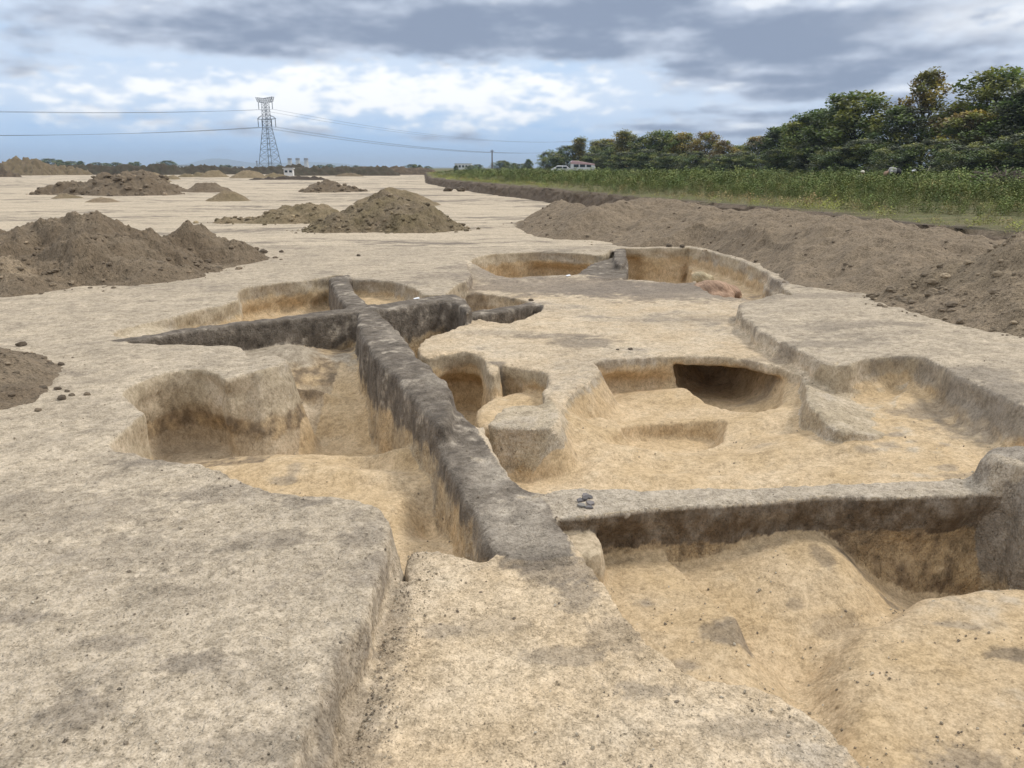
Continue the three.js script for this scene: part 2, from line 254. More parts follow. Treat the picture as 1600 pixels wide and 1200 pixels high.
// near right pit, with a straight-edged bench along its left side
const benchLine = [place(1055, 872, -0.5), place(1185, 1000, -0.5)];
function bench(x, z) { const [p, q] = benchLine, ex = q[0] - p[0], ez = q[2] - p[2], L = Math.hypot(ex, ez), s = ((x - p[0]) * -ez + (z - p[2]) * ex) / L, t = ((x - p[0]) * ex + (z - p[2]) * ez) / (L * L), w = 0.03 + 0.28 * sstep(0.75, 1.3, t); return sstep(-w, w, s + 0.012 * noise3(x * 9, 0, z * 9)) ; }
cut(ID.pitH, [[860, 813], [905, 808], [1000, 797], [1100, 789], [1200, 784], [1290, 777], [1330, 779], [1400, 776.5], [1500, 773], [1568, 771], { w: [3.2, -4.18] }, { w: [4.4, -4.15] }, { w: [4.6, -1.2] }, { w: [1.75, -0.9] }, [1420, 1262], [1356, 1200], [1304, 1150], [1243, 1106], [1200, 1084], [1160, 1069], [1100, 1061], [1058, 1040], [1000, 993], [945, 915], [912, 872], [884, 838]], LANE,
  humps((x, z) => -0.76 + 0.24 * Math.max(bench(x, z), sstep(-3.2, -4.05, z) * (0.72 + 0.28 * sstep(0.9, 1.6, x)) * sstep(2.35, 1.8, x)) - 0.13 * sstep(1.75, 2.6, x) * sstep(-3.2, -3.7, z),
    hump(1290, 850, -0.5, 0.5, 0.5, 0.08), hump(1330, 1130, -0.6, 0.2, 0.5, -0.06), hump(1150, 1010, -0.6, 0.25, 0.2, 0.06), hump(1560, 880, -0.8, 0.5, 0.2, -0.05)),
  { batter: 0.03, k: 0.022, kf: 0.06, wob: 0.014, smooth: 2, under: (x, z, d) => 0.05 * sstep(0.06, 0.25, d) * sstep(-3.7, -3.9, z) });
fill(ID.pitH, [[1352, 985, -0.5], [1400, 938], [1455, 912], [1520, 907], [1600, 906], { w: [3.6, -3.3] }, { w: [3.6, -1.1] }, { w: [1.85, -1.0] }, [1470, 1260], [1400, 1180], [1360, 1110], [1330, 1050, -0.5]], -0.4, (x, z) => -0.51 + 0.07 * sstep(1.6, 2.8, x) - 0.06 * sstep(-2.2, -1.6, z), { batter: 0.85, k: 0.12, kf: 0.09, wob: 0.03 });
fill(ID.pitH, [[866, 818], [905, 822], [930, 828], [938, 845], [934, 862], [905, 868], [880, 855]], -0.3, -0.3, { batter: 0.2, k: 0.03, kf: 0.03 });
// far pit
cut(ID.pitF, [[735, 405, 0], [760, 397, 0], [800, 393.5, 0], [850, 392, 0], [905, 395, 0], [940, 397, 0], [962, 388, 0], [1000, 387, 0], [1064, 387, 0], [1080, 392, -0.05], [1088, 438, LANE], [1040, 441, LANE], [975, 441, LANE], [940, 438, LANE], [905, 432, -0.15], [850, 428, -0.1], [800, 424, -0.03], [760, 415, 0]], 0, humps((x, z) => -0.62 - 0.2 * sstep(1.7, 2.2, x), hump(1050, 424, -0.7, 0.6, 0.6, 0.38), hump(780, 410, -0.5, 1, 0.9, 0.25)), { batter: 0.04, k: 0.04, kf: 0.12, under: (x, z, d) => (0.3 * sstep(0.2, 0.42, d) * sstep(0.35, -0.1, Math.abs(x - 1.0) - 0.5) + 0.3 * sstep(0.12, 0.3, d) * sstep(0.3, 0.1, Math.abs(x - 2.55) - 0.1)) * (0.7 + 0.5 * noise3(x * 2.3, 1, z)) });
cut(ID.pitF, [[1066, 388, 0], [1100, 391, 0], [1150, 405, 0], [1185, 419, 0], [1222, 447, 0], [1236, 459, 0], [1160, 466, LANE], [1120, 461, LANE], [1086, 442, LANE]], 0, -0.42, { batter: 0.08, k: 0.04 });
fill(ID.baulkF, [[900, 432], [922, 417], [944, 409], [962, 407], [980, 408], [980, 430], [974, 436], [940, 437]], -0.15, (x, z) => -0.13 + 0.03 * sstep(-14.2, -15, z), { batter: 0.03, k: 0.03 });
fill(ID.baulkF, [[960, 395], [962, 386], [977, 386], [978, 400], [976, 412], [962, 411]], -0.02, -0.02, { batter: 0.02, k: 0.03 });
// earth left standing: the crossed baulks
fill(ID.armL, [[170, 531], [230, 523], [312, 510], [429, 496.5], [554, 480], [566, 482], [562, 487], [429, 502.5], [299, 518], [218, 532.5]], 0, 0.005, { batter: 0.05, k: 0.02, kf: 0.03 });
fill(ID.armR, [[570, 481], [650, 466.5], [696, 461], [714, 461], [727, 466], [736, 478], [728, 484], [716, 474], [690, 471], [640, 479], [590, 487]], 0, (x) => 0.01 - 0.03 * sstep(-0.8, -0.5, x), { batter: 0.05, k: 0.04, kf: 0.05 });
fill(ID.arm3, [[726, 488], [789, 478], [838, 470.5], [850, 475], [848, 480], [836, 475.5], [786, 487], [735, 494]], LANE, -0.2, { batter: 0.03, k: 0.02, kf: 0.03 });
fill(ID.main, [[514, 434], [519, 447], [537, 476], [556, 486], [562, 520], [579, 545], [590, 565], [614, 584], [640, 604], [656, 622], [672, 642], [692, 652], [707, 640], [705, 612], [699, 594], [670, 570], [645, 548], [625, 521], [584, 480], [560, 463], [547, 440], [543, 431]], 0, (x, z) => 0.012 - 0.07 * sstep(-6.4, -5.6, z) + 0.015 * noise3(x * 4, 2, z * 4), { batter: 0.08, k: 0.07, kf: 0.06, wob: 0.03 });
fill(ID.main, [[666, 640], [682, 690], [694, 717], [704, 742], [726, 783], [750, 816], [778, 872], [900, 876], [868, 815], [842, 777], [808, 761], [787, 738], [763, 702], [746, 677], [716, 650], [690, 630]], LANE, humps(-0.19, hump(715, 655, -0.2, 0.22, 0.3, 0.05)), { batter: 0.13, k: 0.05, kf: 0.05 });
fill(ID.lump, [{ w: [2.9, -4.44] }, { w: [2.98, -4.58] }, { w: [3.25, -4.68] }, { w: [4.6, -4.66] }, { w: [4.6, -4.02] }, { w: [3.15, -4.06] }, { w: [3.02, -4.26] }], 0, 0.02, { batter: 0.04, k: 0.05, kf: 0.2, smooth: 3 });
const CROSS = outline([[850, 768], [1000, 763], [1232, 756], [1545, 744], [1580, 770], [1400, 778], [1290, 779], [1100, 791], [1000, 799], [862, 815]], LANE, 1);
const PILLAR = outline([[752, 660], [800, 632], [850, 628], [872, 640], [870, 672], [815, 674], [757, 668]], LANE, 1);

const NOPS = OPS.length;
const colS = new Float64Array(NOPS), colF = new Float64Array(NOPS); const colA = new Int32Array(NOPS); let nAct = 0, colNear = false, colTop = 0, colX = 0, colZ = 0;
function column(x, z) {
  colX = x; colZ = z; colTop = G0(x, z); nAct = 0; colNear = false;
  const wob1 = noise3(x * 2.2, 4.4, z * 2.2) * 1.1 + 0.6 * noise3(x * 6.1, 2.2, z * 6.1), wob2 = noise3(x * 14, 7.7, z * 14);
  for (let o = 0; o < NOPS; o++) {
    const op = OPS[o]; let s = sdPoly(op.P, x, z);
    if (s > 0.55) continue;
    s += op.wob * (wob1 + 0.1 * wob2);
    if (s > -0.3 && s < 0.3 && op.cut) colNear = true; colS[o] = s; colF[o] = op.floor(x, z); colA[nAct++] = o;
  }
}
let lastId = 0;
function density(y, track) {
  let D = y - colTop, id = 0;
  const carve = colNear ? 0.06 * noise3(colX * 2.1, y * 3.0, colZ * 2.1) + 0.016 * noise3(colX * 7.3, y * 6, colZ * 7.3) : 0;
  for (let a = 0; a < nAct; a++) {
    const o = colA[a], op = OPS[o], s = colS[o], f = colF[o];
    if (op.cut) {
      const d = op.rim - y;
      let e = -op.batter * Math.max(d, -0.3); if (op.under && d > 0) e += op.under(colX, colZ, d);
      let c = smax(s - e + (d > 0.03 ? carve * Math.min(1, (d - 0.03) * 8) : 0), f - y, op.kf); if (op.ceil !== undefined) c = smax(c, y - op.ceil, 0.05);
      if (-c > D - 1e-9) id = op.id;
      D = smax(D, -c, op.k * 0.62);
    } else {
      const b = smax(s - op.batter * Math.max(f - y, 0), y - f, op.kf);
      if (b < D + 1e-9) id = op.id;
      D = smin(D, b, op.k);
    }
  }
  if (track) lastId = id;
  return D;
}
function grainNoise(x, y, z) { return 0.010 * noise3(x * 5.3, y * 5.3, z * 5.3) + 0.0065 * noise3(x * 14.1, y * 11, z * 14.1) + 0.0042 * noise3(x * 34, y * 25, z * 34); }

// colours of the soils, linear
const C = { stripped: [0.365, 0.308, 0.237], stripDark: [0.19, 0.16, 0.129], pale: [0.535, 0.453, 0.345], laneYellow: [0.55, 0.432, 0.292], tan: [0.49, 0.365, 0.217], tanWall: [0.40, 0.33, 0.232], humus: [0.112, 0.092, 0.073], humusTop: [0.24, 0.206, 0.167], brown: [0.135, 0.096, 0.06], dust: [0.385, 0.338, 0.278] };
const stains = [];   // darker or greyer patches on the stripped surfaces: place, radii, strength, colour
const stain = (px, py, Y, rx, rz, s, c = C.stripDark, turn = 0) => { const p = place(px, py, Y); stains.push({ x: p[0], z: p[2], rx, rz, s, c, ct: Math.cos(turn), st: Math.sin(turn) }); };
stain(30, 970, 0, 0.16, 0.05, 0.7); stain(300, 1040, 0, 0.16, 0.07, 0.8); stain(180, 1010, 0, 0.12, 0.05, 0.6); stain(130, 1110, 0, 0.12, 0.1, 0.7); stain(420, 845, 0, 0.22, 0.1, 0.5); stain(340, 775, 0, 0.3, 0.12, 0.55); stain(480, 790, 0, 0.14, 0.06, 0.7); stain(570, 840, 0, 0.1, 0.14, 0.6); stain(250, 725, 0, 0.25, 0.06, 0.7); stain(200, 870, 0, 0.5, 0.2, 0.35); stain(60, 800, 0, 0.6, 0.3, 0.3); stain(400, 1170, 0, 0.2, 0.08, 0.5);
stain(690, 985, LANE, 0.1, 0.05, 0.6); stain(760, 975, LANE, 0.16, 0.08, 0.35); stain(870, 1025, LANE, 0.18, 0.06, 0.6); stain(870, 895, LANE, 0.16, 0.12, 0.7, C.stripDark); stain(900, 930, LANE, 0.1, 0.14, 0.7); stain(830, 880, LANE, 0.14, 0.08, 0.8, C.humus); stain(960, 990, LANE, 0.1, 0.12, 0.4); stain(1010, 1080, LANE, 0.12, 0.05, 0.6); stain(1180, 1140, LANE, 0.22, 0.06, 0.5); stain(1260, 1180, LANE, 0.12, 0.06, 0.7, C.dust); stain(560, 1130, LANE, 0.1, 0.3, 0.6, C.stripDark); stain(620, 960, LANE, 0.06, 0.5, 0.55, C.stripDark);
stain(770, 520, LANE, 0.5, 0.16, 0.45); stain(920, 535, LANE, 0.38, 0.3, 0.8); stain(880, 525, LANE, 0.6, 0.12, 0.7); stain(1040, 500, LANE, 0.5, 0.2, 0.3); stain(990, 545, LANE, 0.3, 0.1, 0.3); stain(775, 568, LANE, 0.09, 0.08, 0.9); stain(1130, 500, LANE, 0.4, 0.12, 0.35);
stain(900, 445, -0.15, 2.4, 0.8, 0.95, [0.225, 0.185, 0.147]); stain(1060, 455, LANE, 1.9, 1.0, 0.95, [0.215, 0.18, 0.147]); stain(800, 425, -0.1, 1.1, 0.8, 0.85, [0.26, 0.215, 0.17]);
stain(1330, 510, 0, 0.9, 0.2, 0.6); stain(1280, 535, 0, 0.8, 0.18, 0.6); stain(1380, 525, 0, 0.8, 0.1, 0.35); stain(1500, 590, 0, 0.5, 0.25, 0.75, C.humusTop); stain(1580, 620, 0, 0.5, 0.35, 0.85, C.humusTop); stain(1200, 470, 0, 0.3, 0.2, 0.4); stain(1290, 462, 0, 0.9, 0.3, 0.5);
stain(1404, 675, -0.3, 0.085, 0.055, 0.85, C.humusTop, -0.3); stain(1478, 690, -0.3, 0.06, 0.05, 0.6, C.humusTop); stain(1480, 727, -0.3, 0.08, 0.05, 0.7, C.humusTop); stain(1385, 700, -0.34, 0.1, 0.07, 0.7, C.humusTop); stain(1355, 707, -0.34, 0.09, 0.04, 0.6, C.humusTop); stain(1195, 690, -0.42, 0.1, 0.06, 0.45, C.humusTop); stain(1540, 740, -0.3, 0.3, 0.07, 0.5, C.humusTop);
stain(1330, 845, -0.45, 0.08, 0.1, 0.8, C.humus); stain(1285, 880, -0.5, 0.05, 0.12, 0.7, C.humus); stain(1400, 895, -0.55, 0.07, 0.06, 0.8, C.humus); stain(1355, 885, -0.55, 0.05, 0.04, 0.7, C.humus); stain(1460, 930, -0.55, 0.1, 0.04, 0.7, C.humus); stain(1240, 945, -0.6, 0.05, 0.04, 0.6, C.humus); stain(1010, 945, -0.53, 0.07, 0.05, 0.75, C.humusTop); stain(1140, 1010, -0.55, 0.14, 0.08, 0.8, C.stripDark); stain(1070, 1035, -0.5, 0.1, 0.06, 0.7, C.stripDark); stain(1500, 955, -0.4, 0.14, 0.03, 0.7, C.humusTop, 0.3); stain(1590, 990, -0.35, 0.1, 0.05, 0.8, C.humus); stain(1540, 1160, -0.35, 0.18, 0.16, 0.75, C.stripDark); stain(1310, 970, -0.6, 0.15, 0.08, 0.4, C.stripDark);
stain(440, 750, -0.5, 0.1, 0.06, 0.7, C.humusTop); stain(460, 740, -0.5, 0.06, 0.1, 0.6, C.humusTop); stain(670, 790, -0.6, 0.12, 0.12, 0.35, C.humusTop);
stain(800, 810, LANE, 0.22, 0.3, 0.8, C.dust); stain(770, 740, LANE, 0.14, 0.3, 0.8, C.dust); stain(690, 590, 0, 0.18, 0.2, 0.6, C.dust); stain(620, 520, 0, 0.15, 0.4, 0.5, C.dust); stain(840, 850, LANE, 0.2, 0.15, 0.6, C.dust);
const onRims = [[ID.pitA, 0], [ID.pitH, LANE]];
const KEYED = new Map(); for (const k in ID) KEYED.set(ID[k], k);

function soilColor(x, y, z, ny, id) {
  const b1 = fbm(x * 0.55, y * 0.6, z * 0.55 + 4, 4), b2 = fbm(x * 2.4, y * 2.4 + 9, z * 2.4, 4, 0.6), b3 = fbm(x * 9, y * 7, z * 9, 3, 0.65), st = fbm(x * 0.9 + 31, y * 4, z * 5.5, 4, 0.6), up = sstep(0.55, 0.85, ny);
  const d = -z, b4 = d < 7 ? fbm(x * 30, y * 26, z * 30, 2, 0.6) * sstep(7, 4.5, d) : 0;
  let c;
  const top = id === ID.ground || id === ID.lane;
  if (top) {
    const lane = sstep(-0.1, -0.16, y);
    const far = 0.4;
    let g = mix3(C.stripped, C.pale, clamp(0.25 + 0.5 * far + 0.5 * b2 + 0.35 * st + 0.2 * b3));
    g = mix3(g, C.stripDark, clamp(0.9 * sstep(0.12, 0.75, b1 * 0.7 + b2 * 0.8 + 0.5 * b3) * (1 - 0.45 * far)));
    let l = mix3(C.laneYellow, C.pale, clamp(0.35 * far + 0.35 + 0.7 * b2));
    l = mix3(l, C.stripped, clamp(0.55 * sstep(0.0, 0.7, b1 + 0.6 * b3 + 0.4 * st)));
    l = mix3(l, C.stripDark, clamp(0.6 * sstep(0.35, 0.9, b1 * 0.6 + b2 + 0.4 * b3)));
    c = mix3(g, l, lane);
    c = mix3(c, C.tan, 0.25 * lane * sstep(0.0, 0.5, -b1));
  } else if (id === ID.main || id === ID.armL || id === ID.armR || id === ID.arm3 || id === ID.lump || id === ID.baulkF) {
    const t = clamp(0.5 + 0.9 * b3 + 0.4 * b2);
    c = mix3(mix3(C.humus, C.humusTop, t * 0.72), C.dust, 0.8 * sstep(0.25, 0.7, b2 + 0.7 * b3));
    if (id === ID.lump) c = mix3(c, C.dust, 0.55);
    // the dark fill rests on yellow subsoil along an uneven line
    const line = id === ID.lump ? -0.7 : id === ID.main ? mix(-0.42, -0.30, sstep(-6.6, -5.2, z)) : id === ID.armL ? -0.38 : id === ID.baulkF ? -0.35 : -0.4;
    const sub = sstep(0.05, -0.05, y - line - 0.11 * b2 - 0.07 * b3);
    c = mix3(c, mix3(C.tanWall, C.tan, clamp(0.5 + b2)), sub * 0.9);
  } else if (id === ID.cross) {
    c = mix3(mix3(C.dust, C.pale, clamp(0.45 + 0.5 * b2)), C.humusTop, clamp(0.1 + 0.8 * b2 + 0.5 * b3));
    if (y < LANE - 0.016 + 0.012 * b3) {                              // pale crust over the dark fill
      const line = -0.45 + 0.06 * b2 + 0.04 * b3;
      c = mix3(C.brown, C.humusTop, clamp(0.3 + b3 + 0.5 * b2));
      if (y < line) c = mix3(C.tan, C.brown, clamp(0.4 + 0.9 * b3 + 0.6 * b2));
    }
  } else {
    // soil layers: a greyer upper layer over the yellow subsoil, meeting along an uneven line
    c = mix3(C.tan, C.laneYellow, clamp(0.3 + 0.8 * b2 + 0.3 * b1));
    c = mix3(c, C.tanWall, clamp(0.35 * sstep(0.1, 0.7, b3 + 0.5 * b2)));
    const rim = id === ID.pitA || id === ID.pitG || id === ID.pitG2 || id === ID.niche || id === ID.pitF ? 0 : LANE;
    const depth = id === ID.pitA ? 0.36 : id === ID.niche ? 0.2 : id === ID.basin ? 0.085 : id === ID.pitB ? 0.17 : id === ID.spur || id === ID.pillar ? 0.34 : 0.22;
    const layer = sstep(-0.035, 0.035, y - rim + depth + 0.09 * b2 + 0.05 * b3);
    let w = mix3(C.tanWall, C.pale, clamp(0.25 + 0.8 * b2));
    w = mix3(w, mix3(C.stripDark, C.dust, clamp(0.55 + b3)), 0.6 * sstep(-0.05, 0.45, b1 + 0.6 * b2 + 0.4 * b3));
    if (id === ID.niche && x > 3.35) w = mix3(w, C.humusTop, 0.7 * sstep(-0.2, 0.3, b2 + 0.3));
    if (id === ID.pitA && x < -1.9 && z < -5.5) { c = mix3(c, C.dust, 0.45); const band = sstep(0.13, 0.08, Math.abs(y + 0.43 + 0.07 * b2 + 0.04 * b3)); c = mix3(c, mix3(C.brown, C.tan, clamp(0.35 + b3)), band * 0.8); }
    c = mix3(c, w, layer);
    if (id === ID.pitH) c = mix3(c, mix3(C.tan, C.humusTop, 0.35), 0.4 * clamp(0.5 + b2));
  }
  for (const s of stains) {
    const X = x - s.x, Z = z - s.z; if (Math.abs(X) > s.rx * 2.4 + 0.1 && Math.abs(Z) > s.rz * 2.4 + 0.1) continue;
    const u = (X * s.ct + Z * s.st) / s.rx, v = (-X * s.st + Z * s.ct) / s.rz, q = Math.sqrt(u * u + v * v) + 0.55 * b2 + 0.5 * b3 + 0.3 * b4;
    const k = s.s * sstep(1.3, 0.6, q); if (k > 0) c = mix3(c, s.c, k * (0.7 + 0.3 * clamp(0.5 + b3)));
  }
  const q4 = top || id >= ID.main ? 1 : 0.45, v = Math.max(0.4, 1 + 0.17 * q4 * b3 + 0.12 * b2 + 0.13 * q4 * b4);
  return [c[0] * v * TEXGAIN, c[1] * v * TEXGAIN, c[2] * v * TEXGAIN];
}

const CELL = 1 / 278, D0 = 1.15, D1 = 17.6;                         // cells grow with distance from the near edge of the dig
const NI = Math.round(2 / CELL), DY = 0.017, Y0 = -1.22, Y1 = 0.2, NK = Math.ceil((Y1 - Y0) / DY);
const NJ = Math.ceil(Math.log((0.8 + 0.75 * D1) / (0.8 + 0.75 * D0)) / (0.75 * CELL));
const distAt = (j) => ((0.8 + 0.75 * D0) * Math.exp(0.75 * CELL * j) - 0.8) / 0.75;
const xAt = (i, d) => (i - NI / 2) * CELL * (0.8 + 0.75 * d);
function buildDig() {
  const SI = NI + 1, SK = NK + 1;
  let FA = new Float32Array(SI * SK), FB = new Float32Array(SI * SK), VA = new Int32Array(NI * NK).fill(-1), VB = new Int32Array(NI * NK).fill(-1);
  let cap = 1 << 20, pos = new Float32Array(cap * 3), nv = 0; let icap = 1 << 22, idx = new Uint32Array(icap), ni = 0;
  const slab = (F, j) => {
    const d = distAt(j);
    for (let i = 0; i < SI; i++) {
      const x = xAt(i, d); column(x, -d);
      const fine = 0.004 * noise3(x * 60, 1, d * 60) * sstep(7, 3, d), o = i * SK;
      for (let k = 0; k < SK; k++) { const y = Y0 + k * DY; let D = nAct ? density(y) : y - colTop; if (Math.abs(D) < 0.08) D += grainNoise(x, y, -d) + fine; F[o + k] = D; }
    }
  };
  const quad = (a, b, c, d, flip) => {
    if (a < 0 || b < 0 || c < 0 || d < 0) return;
    if (ni + 6 > icap) { icap *= 2; const n = new Uint32Array(icap); n.set(idx); idx = n; }
    if (flip) { idx[ni++] = a; idx[ni++] = c; idx[ni++] = b; idx[ni++] = a; idx[ni++] = d; idx[ni++] = c; } else { idx[ni++] = a; idx[ni++] = b; idx[ni++] = c; idx[ni++] = a; idx[ni++] = c; idx[ni++] = d; }
  };
  slab(FA, 0);
  const EDG = [[0, 1], [2, 3], [4, 5], [6, 7], [0, 2], [1, 3], [4, 6], [5, 7], [0, 4], [1, 5], [2, 6], [3, 7]];   // corner = i + 2k + 4j
  const f = new Float32Array(8);
  for (let j = 0; j < NJ; j++) {
    slab(FB, j + 1); VB.fill(-1);
    for (let i = 0; i < NI; i++) for (let k = 0; k < NK; k++) {
      const o = i * SK + k;
      f[0] = FA[o]; f[1] = FA[o + SK]; f[2] = FA[o + 1]; f[3] = FA[o + SK + 1]; f[4] = FB[o]; f[5] = FB[o + SK]; f[6] = FB[o + 1]; f[7] = FB[o + SK + 1];
      let m = 0; for (let q = 0; q < 8; q++) if (f[q] < 0) m++;
      if (m === 0 || m === 8) continue;
      let sx = 0, sy = 0, sz = 0, n = 0;
      for (const [a, b] of EDG) { if ((f[a] < 0) === (f[b] < 0)) continue; const t = f[a] / (f[a] - f[b]); const ax = a & 1, ay = (a >> 1) & 1, az = a >> 2, bx = b & 1, by = (b >> 1) & 1, bz = b >> 2; sx += ax + t * (bx - ax); sy += ay + t * (by - ay); sz += az + t * (bz - az); n++; }
      const d = distAt(j + sz / n);
      if (nv + 1 > cap) { cap *= 2; const p = new Float32Array(cap * 3); p.set(pos); pos = p; }
      pos[nv * 3] = xAt(i + sx / n, d); pos[nv * 3 + 1] = Y0 + (k + sy / n) * DY; pos[nv * 3 + 2] = -d;
      VB[i * NK + k] = nv++;
    }
    for (let i = 0; i < NI; i++) for (let k = 0; k < NK; k++) {
      const o = i * SK + k, s0 = FA[o] < 0;
      if (j > 0 && k > 0 && s0 !== (FA[o + SK] < 0)) quad(VA[i * NK + k - 1], VA[i * NK + k], VB[i * NK + k], VB[i * NK + k - 1], s0);
      if (j > 0 && i > 0 && s0 !== (FA[o + 1] < 0)) quad(VA[(i - 1) * NK + k], VB[(i - 1) * NK + k], VB[i * NK + k], VA[i * NK + k], s0);
      if (i > 0 && k > 0 && s0 !== (FB[o] < 0)) quad(VB[(i - 1) * NK + k - 1], VB[i * NK + k - 1], VB[i * NK + k], VB[(i - 1) * NK + k], s0);
    }
    [FA, FB] = [FB, FA]; [VA, VB] = [VB, VA];
  }
  // smooth normals for the whole solid
  const nor = new Float32Array(nv * 3);
  for (let t = 0; t < ni; t += 3) {
    const a = idx[t] * 3, b = idx[t + 1] * 3, c = idx[t + 2] * 3;
    const ux = pos[b] - pos[a], uy = pos[b + 1] - pos[a + 1], uz = pos[b + 2] - pos[a + 2], vx = pos[c] - pos[a], vy = pos[c + 1] - pos[a + 1], vz = pos[c + 2] - pos[a + 2];
    const nx = uy * vz - uz * vy, ny = uz * vx - ux * vz, nz = ux * vy - uy * vx;
    for (const q of [a, b, c]) { nor[q] += nx; nor[q + 1] += ny; nor[q + 2] += nz; }
  }
  let upSum = 0; for (let v = 0; v < nv; v++) { const l = Math.hypot(nor[v * 3], nor[v * 3 + 1], nor[v * 3 + 2]) || 1; nor[v * 3] /= l; nor[v * 3 + 1] /= l; nor[v * 3 + 2] /= l; upSum += nor[v * 3 + 1]; }
  if (upSum < 0) { for (let v = 0; v < nv * 3; v++) nor[v] = -nor[v]; for (let t = 0; t < ni; t += 3) { const q = idx[t + 1]; idx[t + 1] = idx[t + 2]; idx[t + 2] = q; } }
  const ids = new Uint8Array(nv), col = new Float32Array(nv * 3);
  for (let v = 0; v < nv; v++) {
    const x = pos[v * 3], y = pos[v * 3 + 1], z = pos[v * 3 + 2];
    column(x, z); density(y, true); let id = nAct ? lastId : 0;
    if (z < -3.6 && z > -5 && y > -1 && id !== ID.main && id !== ID.lump && sdPoly(CROSS, x, z) < 0.035 && (id === ID.lane || nor[v * 3 + 1] < 0.55)) id = ID.cross;
    if (z < -5 && z > -7 && (id === ID.lane || id === ID.basin) && sdPoly(PILLAR, x, z) < 0.06 && (id === ID.lane || nor[v * 3 + 1] < 0.6)) id = ID.pillar;
    if ((id === ID.basin || id === ID.pitB) && y > LANE - 0.045 && nor[v * 3 + 1] > 0.6) id = ID.lane;
    ids[v] = id;
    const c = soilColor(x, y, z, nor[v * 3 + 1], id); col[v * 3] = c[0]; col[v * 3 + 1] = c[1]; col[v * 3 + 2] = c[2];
  }
  return { pos, nor, col, ids, idx, ni, nv };
}
const dig = buildDig();
function digPiece(keep) {                                          // the faces of one thing, texture laid in metres on each face's own plane
  const { pos, nor, col, ids, idx, ni } = dig, map = new Map(), P = [], N = [], Cc = [], U = [], I = [];
  for (let t = 0; t < ni; t += 3) {
    const a = idx[t], b = idx[t + 1], c = idx[t + 2];
    if (!keep.has(ids[a])) continue;
    const nx = Math.abs(nor[a * 3] + nor[b * 3] + nor[c * 3]), ny = Math.abs(nor[a * 3 + 1] + nor[b * 3 + 1] + nor[c * 3 + 1]), nz = Math.abs(nor[a * 3 + 2] + nor[b * 3 + 2] + nor[c * 3 + 2]);
    const ax = ny * 1.25 > Math.max(nx, nz) ? 1 : nx > nz ? 0 : 2;
    for (const v of [a, b, c]) {
      const key = v * 3 + ax; let m = map.get(key);
      if (m === undefined) {
        m = P.length / 3; map.set(key, m); const x = pos[v * 3], y = pos[v * 3 + 1], z = pos[v * 3 + 2];
        P.push(x, y, z); N.push(nor[v * 3], nor[v * 3 + 1], nor[v * 3 + 2]); Cc.push(col[v * 3], col[v * 3 + 1], col[v * 3 + 2]);
        if (ax === 1) U.push(x / SOIL_M, -z / SOIL_M); else if (ax === 0) U.push(y / SOIL_M * 0.7 + 0.31, z / SOIL_M); else U.push(y / SOIL_M * 0.7 + 0.17, x / SOIL_M);
      }
      I.push(m);
    }
  }
  return geom(new Float32Array(P), new Uint32Array(I), { normal: new Float32Array(N), color: new Float32Array(Cc), uv: new Float32Array(U) });
}
const set = (...a) => new Set(a);
structure(mesh(digPiece(set(ID.ground, ID.lane)), soilMat), 'ground', 'pale stripped ground with a lower scraped lane between the pits');
const pit = (ids, label) => structure(mesh(digPiece(set(...ids)), floorMat), 'pit', label);
pit([ID.pitA], 'deep yellow pit with a dark alcove left of the long earth baulk');
pit([ID.pitB], 'deep narrow pit right of the long earth baulk with a yellow ledge');
pit([ID.basin, ID.niche], 'wide yellow basin with a round undercut pit at its back');
pit([ID.pitH], 'deep sandy pit in front of the pale topped cross baulk');
pit([ID.pitF], 'pit with a dark hollow below the grey spoil bank');
pit([ID.pitG], 'shallow pit behind the left arm of the crossed baulks');
pit([ID.pitG2], 'small shallow pit in the corner behind the right arm of the crossed baulks');
pit([ID.pitG3], 'narrow pit on both sides of the low baulk stub');
const baulk = (ids, name, label, category, group) => add(mesh(digPiece(set(...ids)), soilMat), name, label, category, group);
baulk([ID.main], 'earth_baulk', 'long dark earth baulk stepping down towards the pale lane', 'earth wall', 'earth baulks left standing');
baulk([ID.armL], 'earth_baulk', 'thin dark earth baulk tapering out into the pale ground, meeting the long baulk', 'earth wall', 'earth baulks left standing');
baulk([ID.armR], 'earth_baulk', 'short dark earth baulk with a rounded end and a white tag on it', 'earth wall', 'earth baulks left standing');
baulk([ID.arm3], 'earth_baulk', 'low thin earth baulk stub beyond the rounded baulk end', 'earth wall', 'earth baulks left standing');
baulk([ID.cross], 'earth_baulk', 'pale topped cross baulk with dark brown face, carrying the sherds', 'earth wall', 'earth baulks left standing');
baulk([ID.lump], 'earth_baulk', 'rounded grey baulk end rising above the pale topped cross baulk', 'earth wall', 'earth baulks left standing');
baulk([ID.baulkF], 'earth_baulk', 'small grey baulk dividing the pit below the spoil bank', 'earth wall', 'earth baulks left standing');
baulk([ID.spur], 'earth_spur', 'faceted pale earth spur jutting into the wide basin', 'earth block');
baulk([ID.pillar], 'earth_pillar', 'flat topped pale earth pillar between the long baulk and the basin', 'earth block');

